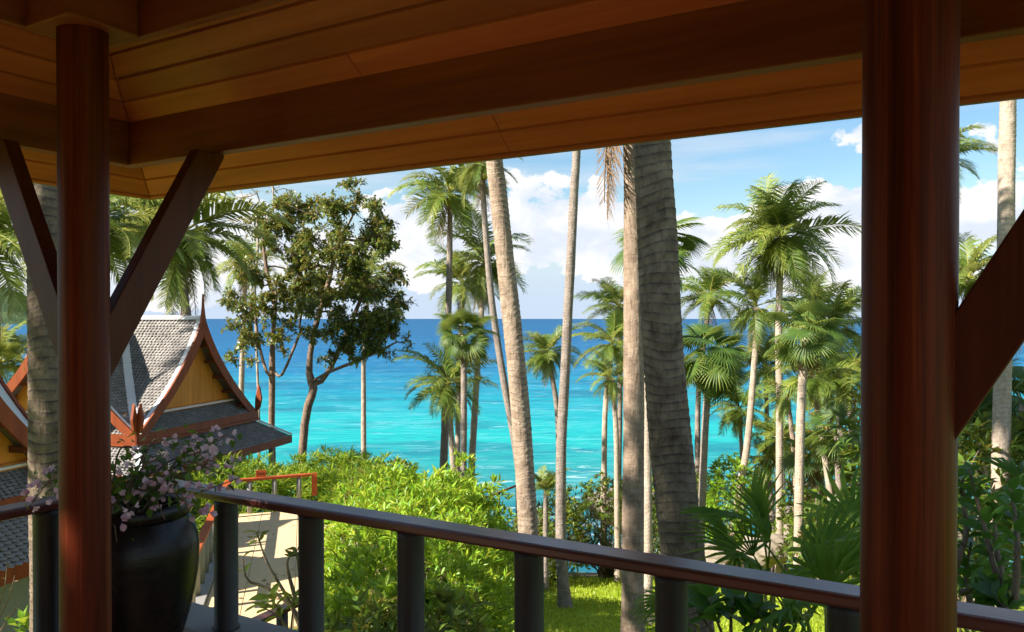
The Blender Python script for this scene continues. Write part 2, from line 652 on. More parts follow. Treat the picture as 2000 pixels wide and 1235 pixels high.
def water_mat():
    m, N, L, out = new_mat('sea_water')
    b = NB(N, L)
    p = b.pos()
    dt = N.new('ShaderNodeVectorMath')
    dt.operation = 'DOT_PRODUCT'
    L.new(p, dt.inputs[0])
    dt.inputs[1].default_value = tuple(FW)
    lg = b.math('LOGARITHM', b.math('MAXIMUM', dt.outputs['Value'], 40.0), 10.0)      # log10 metres off the shore
    q = b.mapping(p, (1, 1, 1), (0, 0, -YAW))
    big = b.noise(b.mapping(q, (0.006, 0.018, 1)), 1.0, 4, 0.55)
    f = b.math('ADD', lg, b.math('MULTIPLY', b.math('SUBTRACT', big, 0.5), 0.30))
    f = b.math('MULTIPLY', b.math('SUBTRACT', f, 1.75), 1 / 2.25)                  # 56 m .. 10 km
    c = b.ramp(f, [(0.00, (0.03, 0.16, 0.165)), (0.09, (0.02, 0.24, 0.25)), (0.14, (0.010, 0.35, 0.335)), (0.185, (0.008, 0.315, 0.335)),
                   (0.235, (0.005, 0.215, 0.305)), (0.30, (0.005, 0.145, 0.275)), (0.37, (0.005, 0.108, 0.25)), (0.50, (0.006, 0.088, 0.215)), (1.0, (0.008, 0.076, 0.18))])
    # reef patches
    reef = b.noise(b.mapping(q, (0.024, 0.05, 1), loc=(5.3, 2.1, 0)), 1.0, 5, 0.6)
    rm = b.math('MULTIPLY', b.ramp(reef, [(0.50, (0, 0, 0)), (0.60, (1, 1, 1))]), b.ramp(f, [(0.0, (0.75,) * 3), (0.12, (0.5,) * 3), (0.27, (0.6,) * 3), (0.45, (0, 0, 0))]))
    c = b.mix(rm, c, (0.008, 0.10, 0.17))
    # wavelets: pale crests and dark troughs in lines along the shore
    w1 = b.noise(b.mapping(q, (0.17, 0.6, 1)), 1.0, 6, 0.62, 0.6)
    w2 = b.noise(b.mapping(q, (0.03, 0.10, 1)), 1.0, 5, 0.6, 0.6)
    w = b.math('ADD', b.math('MULTIPLY', w1, 0.55), b.math('MULTIPLY', w2, 0.45))
    near = b.ramp(f, [(0.0, (1, 1, 1)), (0.75, (0.35,) * 3)])
    c = b.mix(b.math('MULTIPLY', b.ramp(w, [(0.51, (0, 0, 0)), (0.68, (0.7,) * 3)]), near), c, (0.17, 0.43, 0.47))
    c = b.mix(b.math('MULTIPLY', b.ramp(w, [(0.34, (0.7,) * 3), (0.48, (0, 0, 0))]), near), c, (0.004, 0.11, 0.20))
    foam = b.noise(b.mapping(q, (0.16, 0.5, 1), loc=(9, 4, 0)), 1.0, 7, 0.7, 0.5)
    rim = b.ramp(f, [(0.0, (1, 1, 1)), (0.055, (0.7,) * 3), (0.13, (0.22,) * 3), (0.5, (0.12,) * 3)])
    c = b.mix(b.math('MULTIPLY', b.ramp(foam, [(0.58, (0, 0, 0)), (0.68, (1, 1, 1))]), rim), c, (0.8, 0.84, 0.84))
    h = b.math('ADD', w1, b.math('MULTIPLY', w2, 2.0))
    L.new(b.bsdf(c, 0.5, 0.04, b.bump(h, 0.35, 0.6)), out.inputs[0])
    return m


def ground_mat():
    m, N, L, out = new_mat('lawn_and_earth')
    b = NB(N, L)
    p = b.pos()
    n = b.noise(p, 0.7, 5, 0.6)
    g = b.ramp(b.noise(p, 5.0, 6, 0.7), [(0.3, (0.16, 0.24, 0.016)), (0.7, (0.36, 0.44, 0.035))])
    e = b.ramp(b.noise(p, 2.0, 6, 0.7), [(0.3, (0.08, 0.06, 0.03)), (0.7, (0.20, 0.15, 0.09))])
    sp = N.new('ShaderNodeSeparateXYZ')
    L.new(p, sp.inputs[0])
    z = b.math('ADD', sp.outputs[2], b.math('MULTIPLY', n, 0.8))
    lawn = b.ramp(b.math('MULTIPLY', b.math('ADD', z, 12.0), 0.1), [(0.30, (0, 0, 0)), (0.36, (1, 1, 1))])
    c = b.mix(lawn, e, g)
    L.new(b.bsdf(c, 0.95, 0.1, b.bump(b.noise(p, 18, 4), 0.5, 0.05)), out.inputs[0])
    return m


def smooth01(t):
    t = np.clip(t, 0, 1)
    return t * t * (3 - 2 * t)


PD = [-60, 4, 6, 8.5, 10.5, 13, 17, 21, 26, 34, 45, 56, 80, 300]
PZ = [-2.9, -2.9, -3.2, -4.0, -4.7, -5.6, -6.75, -7.73, -8.7, -11, -15, -19, -23, -40]
QD = [-60, 4, 10, 20, 32, 42, 56, 80, 300]
QZ = [-2.9, -2.9, -5.6, -6.6, -8.2, -12.5, -19, -23, -40]


def ground_z(d, l):
    a = np.interp(d, PD, PZ)
    c = np.interp(d, QD, QZ)
    t = smooth01((-2.0 - np.asarray(l)) / 4.0)
    return a * (1 - t) + c * t


def G(d, l):
    return float(ground_z(d, l))


def build_setting():
    # ground sheet
    ds = np.concatenate([np.linspace(-60, 0, 13), np.linspace(1, 60, 90), np.linspace(65, 300, 20)])
    ls = np.concatenate([np.linspace(-260, -40, 16), np.linspace(-36, 36, 90), np.linspace(40, 260, 16)])
    D, Lt = np.meshgrid(ds, ls, indexing='ij')
    rng = np.random.default_rng(5)
    Z = ground_z(D, Lt) + rng.normal(0, 0.035, D.shape) * (D > 6)
    X = FW.x * D + RT.x * Lt
    Y = FW.y * D + RT.y * Lt
    V = np.stack([X, Y, Z], -1).reshape(-1, 3)
    nl = len(ls)
    i, j = np.meshgrid(np.arange(len(ds) - 1), np.arange(nl - 1), indexing='ij')
    a = (i * nl + j).ravel()
    Fq = np.stack([a, a + 1, a + nl + 1, a + nl], -1)
    me = mesh_np('ground', V, [Fq], ground_mat())
    tag(put('ground', me, None, True), kind='structure')
    # sea
    s = 11000.0
    c0 = CW(20, 0, SEA_Z)
    pts = [CW(-900, -s, SEA_Z), CW(-900, s, SEA_Z), CW(s * 1.2, s, SEA_Z), CW(s * 1.2, -s, SEA_Z)]
    mb = MB().add(pts, [(0, 1, 2, 3)])
    tag(mb.build('sea', water_mat()), kind='structure')
    # headland far across the bay on the left
    nx, ny = 90, 26
    xs = np.linspace(-5200, -1290, nx)
    V = []
    rs = np.random.default_rng(3)
    ph = rs.uniform(0, 6.28, 8)
    for a_, l in enumerate(xs):
        ridge = 40 + 150 * smooth01((-1300 - l) / 500.0) + 30 * math.sin(l * 0.004 + ph[0]) + 16 * math.sin(l * 0.013 + ph[1])
        ridge *= float(smooth01((-1280 - l) / 160.0))
        for k in range(ny):
            t = k / (ny - 1)
            prof_ = math.sin(math.pi * min(1, t * 1.02)) ** 0.8
            z = SEA_Z - 4 + (ridge + 4) * prof_ + prof_ * (9 * math.sin(l * 0.03 + k * 1.3) + 6 * math.sin(l * 0.07 + k * 2.1))
            d = 2300 + t * 1500 + 0.05 * (l + 900) + 60 * math.sin(l * 0.006 + t * 5)
            V.append(CW(d, l * d / 2300.0, z))
    Fq = [(a_ * ny + k, a_ * ny + k + 1, (a_ + 1) * ny + k + 1, (a_ + 1) * ny + k) for a_ in range(nx - 1) for k in range(ny - 1)]
    m, N, L, out = new_mat('headland_forest')
    b = NB(N, L)
    p = b.pos()
    n = b.noise(p, 0.02, 8, 0.75)
    L.new(b.bsdf(b.ramp(n, [(0.35, (0.03, 0.06, 0.025)), (0.65, (0.10, 0.14, 0.06))]), 0.95, 0.05, b.bump(n, 1.0, 20.0)), out.inputs[0])
    tag(MB().add(V, Fq).build('headland', m, smooth=True), kind='structure')


build_setting()

# ------------------------------------------------------------------ pavilion
CX0, CX1 = -3.46, -0.126        # column lines
CY0, CY1 = -1.20, 2.13
DECK = -1.90
KERB = -1.82
PZ0, PZ1 = 0.87, 1.12           # eave purlin
OFP = 0.70                      # its distance outside the columns
OFE = 1.18                      # eave distance outside the columns
SLOPE = 0.72
Z_AT0 = 1.615                   # soffit height over the column line


def soff(o):
    return Z_AT0 - SLOPE * o


def build_pavilion():
    P = thing('open_pavilion', ((CX0 + CX1) / 2, (CY0 + CY1) / 2, DECK), 'dark red timber pavilion framing the view, round columns under a boarded roof', 'pavilion')
    R = 0.105
    for x in (CX0, CX1):
        for y in (CY0, CY1):
            pr = [(0.0, DECK - .0), (R + .02, DECK), (R + .02, DECK + .06), (R, DECK + .075)]
            pr += [(R * (1 + 0.004 * math.sin(i * 1.7)), DECK + .09 + (1.30 - DECK - .1) * i / 24) for i in range(25)]
            pr += [(R, 1.40), (0.0, 1.40)]
            lathe('column', [(r, z) for r, z in pr], (x, y, 0), M['column'], P, 64)
            # head block round the column
            box('column_head', (x - .165, y - .165, 1.285), (x + .165, y + .165, 1.62), M['beam_y'], P, 0.008)
    # inner ring of beams just outside the column heads
    i0, i1 = .168, .212
    zb, zt = 1.287, 1.45
    box('ring_beam', (CX0 - i1, CY1 + i0, zb), (CX1 + i1, CY1 + i1, zt), M['beam_x'], P, 0.008)
    box('ring_beam', (CX0 - i1, CY0 - i1, zb), (CX1 + i1, CY0 - i0, zt), M['beam_x'], P, 0.008)
    box('ring_beam', (CX0 - i1, CY0 - i0 + .002, zb), (CX0 - i0, CY1 + i0 - .002, zt), M['beam_y'], P, 0.008)
    box('ring_beam', (CX1 + i0, CY0 - i0 + .002, zb), (CX1 + i1, CY1 + i0 - .002, zt), M['beam_y'], P, 0.008)
    # eave purlins
    o0, o1 = OFP, OFP + .075
    box('purlin', (CX0 - o1, CY1 + o0, PZ0), (CX1 + o1, CY1 + o1, PZ1), M['beam_x'], P, 0.006)
    box('purlin', (CX0 - o1, CY0 - o1, PZ0), (CX1 + o1, CY0 - o0, PZ1), M['beam_x'], P, 0.006)
    box('purlin', (CX0 - o1, CY0 - o0 + .002, PZ0), (CX0 - o0, CY1 + o0 - .002, PZ1), M['beam_y'], P, 0.006)
    box('purlin', (CX1 + o0, CY0 - o0 + .002, PZ0), (CX1 + o1, CY1 + o0 - .002, PZ1), M['beam_y'], P, 0.006)
    # braces from the columns out to the purlins
    for x in (CX0, CX1):
        for y in (CY0, CY1):
            for ax in (0, 1):
                s = (-1 if x == CX0 else 1) if ax == 0 else (-1 if y == CY0 else 1)
                e = Vector((s, 0, 0)) if ax == 0 else Vector((0, s, 0))
                c = Vector((x, y, 0))
                a0 = R - .02
                a1 = OFP + .03
                th = Vector((0, 1, 0)) if ax == 0 else Vector((1, 0, 0))
                prof = [(a0, -.01), (a0, -.31), (a1 + .02, PZ0 - .004 - .02), (a1 + .02, PZ0 - .003), (a1 - .14, PZ0 - .003)]
                poly = [c + e * u + Vector((0, 0, w)) - th * .036 for u, w in prof]
                MB().prism(poly, th * .072).build('brace', M['brace'], P, bevel=0.005)
    # ceiling boards, mitred at the hips
    ceil = sub('ceiling', P)
    pitch = .1115
    offs = []
    o = OFE - .03
    while o > 0.16:
        offs.append((max(0.13, o - pitch), o))
        o -= pitch
    offs.append((OFE - .03, OFE + .0))
    nrm = 1 / math.sqrt(1 + SLOPE * SLOPE)
    rng = random.Random(4)
    gap = .0062
    for side in range(4):
        for a, c in offs:
            a2, c2 = a + gap, c - gap
            lift = rng.uniform(0, .0016)
            # board ends: split now and then into two lengths with a butt joint
            ts = [0.0, 1.0]
            if c - a > .05 and rng.random() < .75:
                ts = [0.0, rng.uniform(.25, .8), 1.0]
            for k in range(len(ts) - 1):
                v = []
                for th in (0, .018):
                    for o_, t in ((a2, ts[k]), (a2, ts[k + 1]), (c2, ts[k + 1]), (c2, ts[k])):
                        if side in (0, 2):
                            x0, x1 = CX0 - o_ + .002, CX1 + o_ - .002
                            tt = x0 + (x1 - x0) * t
                            if 0 < t < 1:
                                tt += .0012 if k else -.0012
                                tt = (x0 + x1) / 2 + (CX1 - CX0) * (t - .5) + (.0012 if k else -.0012)
                            y = CY1 + o_ if side == 0 else CY0 - o_
                            v.append(Vector((tt, y, soff(o_) + th + lift)))
                        else:
                            y0, y1 = CY0 - o_ + .002, CY1 + o_ - .002
                            tt = y0 + (y1 - y0) * t
                            if 0 < t < 1:
                                tt = (y0 + y1) / 2 + (CY1 - CY0) * (t - .5) + (.0012 if k else -.0012)
                            x = CX0 - o_ if side == 1 else CX1 + o_
                            v.append(Vector((x, tt, soff(o_) + th + lift)))
                f = [(0, 1, 2, 3), (7, 6, 5, 4), (0, 4, 5, 1), (1, 5, 6, 2), (2, 6, 7, 3), (3, 7, 4, 0)]
                MB().add(v, f).build('plank', M['plank_x' if side in (0, 2) else 'plank_y'], ceil, bevel=0.003)
    # roof over it: a hipped shell with courses
    rs = MB()
    e = OFE + .02
    apex = 2.75
    yc, xc = (CY0 + CY1) / 2, (CX0 + CX1) / 2
    for t0 in (0.022, 0.06):
        b_ = len(rs.v)
        rs.add([(CX0 - e, CY0 - e, soff(e) + t0), (CX1 + e, CY0 - e, soff(e) + t0), (CX1 + e, CY1 + e, soff(e) + t0), (CX0 - e, CY1 + e, soff(e) + t0), (xc, yc, soff(-1.66) + t0)],
               [(0, 1, 4), (1, 2, 4), (2, 3, 4), (3, 0, 4)])
    rs.f += [(i, (i + 1) % 4, (i + 1) % 4 + 5, i + 5) for i in range(4)]
    rs.build('roof', M['slate'], P)
    return P


def slate_mat():
    m, N, L, out = new_mat('grey_roof_tile')
    b = NB(N, L)
    p = b.tc()
    n = b.noise(p, 3.0, 6, 0.65)
    c = b.ramp(n, [(0.3, (0.22, 0.20, 0.185)), (0.7, (0.44, 0.41, 0.38))])
    c = b.mix(b.math('MULTIPLY', b.attr('tint'), 0.42), c, (0.14, 0.13, 0.12))
    L.new(b.bsdf(c, 0.75, 0.25, b.bump(b.noise(p, 30, 4), 0.3, 0.01)), out.inputs[0])
    return m


M['slate'] = slate_mat()
build_pavilion()

# deck, kerb
RY, RX = 3.17, -4.44            # railing lines
tag(box('deck', (RX + .10, -4.0, DECK - .25), (3.0, RY - .12, DECK), M['deck'], None, 0.01), kind='structure')
tag(box('deck_edge', (RX - .17, RY - .118, DECK - .35), (3.0, RY + .19, KERB), M['kerb'], None, 0.012), kind='structure')
tag(box('deck_edge', (RX - .17, -4.0, DECK - .35), (RX + .098, RY - .12, KERB), M['kerb'], None, 0.012), kind='structure')


def railing(name, pts, axis, label, lo, hi, mat):
    T = thing(name, (pts[0][0], pts[0][1], KERB), label, 'railing', 'railings of the pavilion')
    o = box('handrail', lo, hi, mat, T, 0.014)
    me = None
    for x, y in pts:
        pr = [(0.0, KERB + .001), (.078, KERB + .001), (.078, KERB + .012), (.068, KERB + .022), (.068, lo[2] - .03), (.07, lo[2] - .001), (0.0, lo[2] - .001)]
        if me is None:
            p = lathe('post', pr, (x, y, 0), M['post'], T, 32)
            me = p.data
        else:
            p = put('post', me, T)
            p.location = Vector((x, y, 0)) - origin_of(T)
    return T


RT0, RT1 = -1.063, -1.010
railing('railing', [(RX + .675 * i, RY) for i in range(9)], 'X', 'dark red handrail on round grey posts along the front of the terrace', (RX - .075, RY - .075, RT0), (2.2, RY + .075, RT1), M['rail_x'])
railing('railing', [(RX, RY - .66 * i) for i in range(1, 9)], 'Y', 'red handrail on grey posts at the left side, behind the flower pot', (RX - .075, -3.6, RT0), (RX + .075, RY - .077, RT1), M['rail_y'])


# big glazed jar with soil
def build_pot():
    c = W(256, 1100, 4.2)
    c.z = DECK
    T = thing('flower_pot', c, 'large dark glazed jar holding the pink bougainvillea beside the column', 'pot')
    pr = [(0.0, .0), (.18, .0), (.185, .02)]
    H = .86
    for i in range(46):
        t = i / 45
        r = .185 + (.335 - .185) * math.sin(min(1.0, t / .78) * math.pi / 2) ** 0.9
        if t > .78:
            r = .335 - (.335 - .272) * ((t - .78) / .22) ** 1.7
        r += .0005 * math.sin(i * 2.1)
        pr.append((r, .03 + t * (H - .03)))
    body = lathe('jar', pr + [(.265, H - .01), (.26, H - .10)], c, M['pot'], T, 72)
    rim = [(.272, H - .012), (.293, H - .006), (.300, H + .02), (.297, H + .055), (.286, H + .066), (.270, H + .06), (.262, H + .03), (.262, H - .03)]
    lathe('rim', rim, c, M['pot'], T, 72)
    lathe('soil', [(0.0, H - .03), (.15, H - .025), (.262, H - .045)], c, M['soil'], T, 32)
    return T, c


def pot_mat():
    m, N, L, out = new_mat('dark_glaze')
    b = NB(N, L)
    p = b.tc()
    w = N.new('ShaderNodeTexWave')
    w.bands_direction = 'Z'
    w.inputs['Scale'].default_value = 24.0
    w.inputs['Distortion'].default_value = 6.0
    w.inputs['Detail'].default_value = 3.0
    w.inputs['Detail Scale'].default_value = 4.0
    L.new(p, w.inputs['Vector'])
    c = b.ramp(b.noise(p, 4, 5), [(0.3, (0.006, 0.005, 0.005)), (0.7, (0.016, 0.011, 0.010))])
    L.new(b.bsdf(c, b.math('ADD', b.math('MULTIPLY', b.noise(p, 9, 4), 0.2), 0.16), 0.3, b.bump(w.outputs[1], 0.10, 0.01)), out.inputs[0])
    return m


M['pot'] = pot_mat()
POT, POT_C = build_pot()

# ------------------------------------------------------------------ Thai houses
_hb = rad(14.3)
HB = FW * math.cos(_hb) + RT * math.sin(_hb)        # along the gable that faces us, going away
HN = RT * math.cos(_hb) - FW * math.sin(_hb)        # outward normal of that gable
HH = 2.8                                            # half width
HZR, HZF = 0.0, -3.26                             # ridge and foot heights (eye level = 0)
TIN = leaf = None


def hw(t):
    return HH * (0.50 * t + 0.50 * t * t)


def tile_row_field(rows, w, lift, rng, V, Fc, T, single=None):
    """rows: list of (p0, p1, down, nrm) - a row's upper line and the step to the next row"""
    for i, (p0, p1, down, nrm) in enumerate(rows):
        Lr = (p1 - p0).length
        if Lr < w * .4:
            continue
        e = (p1 - p0) / Lr
        n = max(1, int(round(Lr / w)))
        ww = Lr / n
        s0 = -0.5 if i % 2 else 0.0
        for k in range(n + (1 if i % 2 else 0)):
            a = max(0.0, (k + s0) * ww)
            c = min(Lr, (k + 1 + s0) * ww)
            if c - a < .2 * ww:
                continue
            j = rng.uniform(-.008, .008)
            m = (a + c) / 2
            dl = down * 1.3
            q = [p0 + e * (a + .010), p0 + e * (c - .010), p0 + e * (c - .010) + dl * .62 + nrm * (lift * .75 + j), p0 + e * m + dl + nrm * (lift + j), p0 + e * (a + .010) + dl * .62 + nrm * (lift * .75 + j)]
            if single is not None:
                single(q)
                continue
            b = len(V)
            V += q
            Fc.append((b, b + 1, b + 2, b + 3, b + 4))
            T += [rng.random()] * 5


def build_house(K, root_label, cat, detail_lower, ground):
    """K: corner where the two near gables meet, world xy"""
    C = K + HB * HH - HN * HH
    C.z = 0

    def P3(x, y, z):
        return C + HB * x + HN * y + Vector((0, 0, z))
    base = C.copy()
    base.z = ground
    T = thing('thai_house', base, root_label, cat, 'thai houses with steep gables')
    rng = random.Random(8)
    # four turns of one quarter: gable turned to +n, -b, -n, +b
    for turn in range(4):
        ca, sa = [(1, 0), (0, 1), (-1, 0), (0, -1)][turn]

        def Q(x, y, z):
            return P3(x * ca - y * sa, x * sa + y * ca, z)
        OV = .10
        yg = HH + OV
        # two slopes with tiles on a closed board
        for s in (-1, 1):
            V, Fc, TT = [], [], []
            slab = MB()
            nt = 14
            for i in range(nt):
                t0, t1 = i / nt, (i + 1) / nt
                x0, x1 = hw(t0), hw(t1)
                z0, z1 = HZR + (HZF - HZR) * t0, HZR + (HZF - HZR) * t1
                slab.add([Q(s * x0, x0, z0 - .02), Q(s * x0, yg, z0 - .02), Q(s * x1, yg, z1 - .02), Q(s * x1, x1, z1 - .02)], [(0, 1, 2, 3)])
                slab.add([Q(s * x0, x0, z0 - .07), Q(s * x0, yg, z0 - .07), Q(s * x1, yg, z1 - .07), Q(s * x1, x1, z1 - .07)], [(3, 2, 1, 0)])
            rows = []
            nr = 40
            for i in range(nr):
                t0, t1 = (i + .3) / (nr + .3), (i + 1.3) / (nr + .3)
                x0, x1 = hw(t0), hw(t1)
                z0, z1 = HZR + (HZF - HZR) * t0, HZR + (HZF - HZR) * t1
                a = Q(s * x0, x0 + .08, z0)
                c = Q(s * x0, yg - .14, z0)
                down = Q(s * x1, 0, z1) - Q(s * x0, 0, z0)
                nrm = (c - a).cross(down).normalized()
                if nrm.z < 0:
                    nrm = -nrm
                rows.append((a, c, down, nrm))
            tile_row_field(rows, .125, .04, rng, V, Fc, TT)
            o = slab.build('roof_slope', M['underlay'], T)
            if V:
                o_ = origin_of(T)
                me = bpy.data.meshes.new('roof_tile')
                me.from_pydata([tuple(v - o_) for v in V], [], Fc)
                me.materials.append(M['slate'])
                at = me.attributes.new('tint', 'FLOAT', 'POINT')
                at.data.foreach_set('value', np.asarray(TT, dtype=np.float32))
                tl = put('roof_tile', me, o)
                tl['kind'] = 'stuff'
            # white mortar band along the gable edge
            mb = MB()
            for i in range(nt):
                t0, t1 = i / nt, (i + 1) / nt
                x0, x1 = hw(t0), hw(t1)
                z0, z1 = HZR + (HZF - HZR) * t0, HZR + (HZF - HZR) * t1
                mb.add([Q(s * x0, yg - .17, z0 + .05), Q(s * x0, yg, z0 + .07), Q(s * x1, yg, z1 + .07), Q(s * x1, yg - .17, z1 + .05)], [(0, 1, 2, 3)])
            mb.build('mortar_band', M['plaster'], T)
            # bargeboard, swept, with pointed top and horn at the foot
            out_, inn = [], []
            nb = 18
            for i in range(nb + 1):
                t = i / nb
                x, z = hw(t) + .03, HZR + (HZF - HZR) * t + .10
                tx, tz = (hw(min(1, t + .02)) - hw(max(0, t - .02))), (HZF - HZR) * (min(1, t + .02) - max(0, t - .02))
                ln = math.hypot(tx, tz)
                nx, nz = -tz / ln, tx / ln          # outward normal
                wd = .25 + .08 * (1 - t)
                out_.append((x, z))
                inn.append((max(0.0, x - abs(nx) * wd), z - abs(nz) * wd))
            out_[0] = (.0, HZR + .74)
            out_.insert(1, (.035, HZR + .30))
            inn[0] = (0.0, HZR - .42)
            horn = [(HH + .10, HZF - .06), (HH + .30, HZF + .16), (HH + .36, HZF + .46), (HH + .27, HZF + .90), (HH + .19, HZF + .62), (HH + .13, HZF + .42)]
            bb = MB()
            th = Q(0, 1, 0) - Q(0, 0, 0)
            # strip of quads, front and back
            pts_o = out_
            pts_i = [inn[0]] + inn
            for yo in (yg + .01, yg + .075):
                b_ = len(bb.v)
                vs = [Q(s * x, yo, z) for x, z in pts_o] + [Q(s * x, yo, z) for x, z in pts_i]
                n_ = len(pts_o)
                bb.add(vs, [(i, i + 1, n_ + i + 1, n_ + i) for i in range(n_ - 1)])
            n_ = len(pts_o)
            for i in range(n_ - 1):
                bb.f += [(i, i + 1, 2 * n_ + i + 1, 2 * n_ + i), (n_ + i, n_ + i + 1, 3 * n_ + i + 1, 3 * n_ + i)]
            bo = bb.build('bargeboard', M['trim'], T)
            MB().prism([Q(s * x, yg + .005, z) for x, z in horn], th * .08).build('finial', M['trim'], bo)
            # purlin ends under the overhang
            for t in (.22, .38, .54, .70, .86):
                x, z = hw(t), HZR + (HZF - HZR) * t
                MB().bar(Q(s * (x - .10), yg - .34, z - .16), Q(s * (x - .10), yg + .0, z - .16), .09, .11).build('purlin_end', M['trim_dark'], T)
        # boarded gable wall, set back
        yw = HH - .28
        nbd = 15
        tri = []
        half = hw(.86)
        zb = HZR + (HZF - HZR) * .86
        for i in range(nbd):
            x0, x1 = -half + 2 * half * i / nbd + .003, -half + 2 * half * (i + 1) / nbd - .003

            def top(x):
                lo, hi = 0, 1
                for _ in range(30):
                    m_ = (lo + hi) / 2
                    if hw(m_) < abs(x):
                        lo = m_
                    else:
                        hi = m_
                return HZR + (HZF - HZR) * lo - .09
            z0, z1 = top(x0), top(x1)
            xm = (x0 + x1) / 2
            poly = [Q(x0, yw, zb), Q(x1, yw, zb), Q(x1, yw, max(zb + .001, z1)), Q(xm, yw, max(zb + .002, top(xm))), Q(x0, yw, max(zb + .001, z0))]
            MB().prism(poly, (Q(0, -1, 0) - Q(0, 0, 0)) * .03).build('gable_board', M['gable'], T)
        MB().bar(Q(-half, yw + .02, zb + .04), Q(half, yw + .02, zb + .04), .07, .12).build('gable_sill', M['gable'], T)
        # pent roof under the gable wall
        V, Fc, TT = [], [], []
        y0, z0 = yw, zb - .02
        y1, z1 = HH + .16, HZF + .02
        slab = MB().add([Q(-half, y0, z0), Q(half, y0, z0), Q(HH + .1, y1, z1 - .02), Q(-HH - .1, y1, z1 - .02), Q(-half, y0, z0 - .06), Q(half, y0, z0 - .06), Q(HH + .1, y1, z1 - .07), Q(-HH - .1, y1, z1 - .07)],
                        [(0, 1, 2, 3), (7, 6, 5, 4), (3, 2, 6, 7)])
        so_ = slab.build('pent_roof', M['underlay'], T)
        rows = []
        nr = 8
        for i in range(nr):
            t0, t1 = i / nr, (i + 1) / nr
            x0 = half + (HH - .05 - half) * t0
            a, c = Q(-x0, y0 + (y1 - y0) * t0, z0 + (z1 - z0) * t0), Q(x0, y0 + (y1 - y0) * t0, z0 + (z1 - z0) * t0)
            down = Q(0, y0 + (y1 - y0) * t1, z0 + (z1 - z0) * t1) - Q(0, y0 + (y1 - y0) * t0, z0 + (z1 - z0) * t0)
            nrm = (c - a).cross(down).normalized()
            if nrm.z < 0:
                nrm = -nrm
            rows.append((a, c, down, nrm))
        tile_row_field(rows, .125, .035, rng, V, Fc, TT)
        o_ = origin_of(T)
        me = bpy.data.meshes.new('roof_tile')
        me.from_pydata([tuple(v - o_) for v in V], [], Fc)
        me.materials.append(M['slate'])
        at = me.attributes.new('tint', 'FLOAT', 'POINT')
        at.data.foreach_set('value', np.asarray(TT, dtype=np.float32))
        put('roof_tile', me, so_)['kind'] = 'stuff'
        MB().bar(Q(-half, y0 + .05, z0 + .06), Q(half, y0 + .05, z0 + .06), .12, .05).build('mortar_band', M['plaster'], T)
        # fascia under the pent roof: two stepped boards
        e0 = HH + .19
        for off, za, zb2 in ((0.0, HZF - .22, HZF + .03), (.05, HZF - .30, HZF - .225)):
            MB().prism([Q(-e0 - off, e0 + off, za), Q(e0 + off - .0, e0 + off, za), Q(e0 + off, e0 + off, zb2), Q(-e0 - off, e0 + off, zb2)], (Q(0, -1, 0) - Q(0, 0, 0)) * .06).build('fascia', M['trim'], T)
        # lower skirt roof
        ya, za = HH + .05, HZF - .27
        yb, zb_ = HH + 1.0, -4.20
        slab = MB().add([Q(-ya, ya, za), Q(ya, ya, za), Q(yb, yb, zb_ - .02), Q(-yb, yb, zb_ - .02), Q(-ya, ya, za - .07), Q(ya, ya, za - .07), Q(yb, yb, zb_ - .08), Q(-yb, yb, zb_ - .08)],
                        [(0, 1, 2, 3), (7, 6, 5, 4), (3, 2, 6, 7)])
        so_ = slab.build('skirt_roof', M['underlay'], T)
        rows = []
        nr = 12
        for i in range(nr):
            t0, t1 = i / nr, (i + 1) / nr
            yy = ya + (yb - ya) * t0
            a, c = Q(-yy, yy, za + (zb_ - za) * t0), Q(yy, yy, za + (zb_ - za) * t0)
            down = Q(0, ya + (yb - ya) * t1, za + (zb_ - za) * t1) - Q(0, yy, za + (zb_ - za) * t0)
            nrm = (c - a).cross(down).normalized()
            if nrm.z < 0:
                nrm = -nrm
            rows.append((a, c, down, nrm))
        if detail_lower and turn == 0:
            # tiles that can be told apart: one object each, where the photo shows them
            q0 = None
            shared = []

            def single(q):
                cpx = sum(q, Vector()) / 5
                d = cpx.dot(FW)
                px = 1000 + FOC * cpx.dot(RT) / d
                if not (-40 < px < 66):
                    b = len(V2)
                    V2.extend(q)
                    F2.append((b, b + 1, b + 2, b + 3, b + 4))
                    return
                if not shared:
                    me = bpy.data.meshes.new('roof_tile')
                    o = q[0]
                    th = Vector((0, 0, .012))
                    loc = [v - o for v in q] + [v - o - th for v in q]
                    me.from_pydata([tuple(v) for v in loc], [], [(0, 1, 2, 3, 4), (9, 8, 7, 6, 5)] + [(i, (i + 1) % 5, (i + 1) % 5 + 5, i + 5) for i in range(5)])
                    me.materials.append(M['slate'])
                    shared.append(me)
                t = put('roof_tile', shared[0], so_)
                t.location = q[0] - origin_of(so_)
                t.rotation_euler = (rng.uniform(-.02, .02), rng.uniform(-.02, .02), 0)
            V2, F2 = [], []
            tile_row_field(rows, .16, .045, rng, None, None, None, single)
            me = bpy.data.meshes.new('roof_tile')
            me.from_pydata([tuple(v - origin_of(T)) for v in V2], [], F2)
            me.materials.append(M['slate'])
            put('roof_tile', me, so_)['kind'] = 'stuff'
        else:
            V, Fc, TT = [], [], []
            tile_row_field(rows, .125, .038, rng, V, Fc, TT)
            me = bpy.data.meshes.new('roof_tile')
            me.from_pydata([tuple(v - o_) for v in V], [], Fc)
            me.materials.append(M['slate'])
            at = me.attributes.new('tint', 'FLOAT', 'POINT')
            at.data.foreach_set('value', np.asarray(TT, dtype=np.float32))
            put('roof_tile', me, so_)['kind'] = 'stuff'
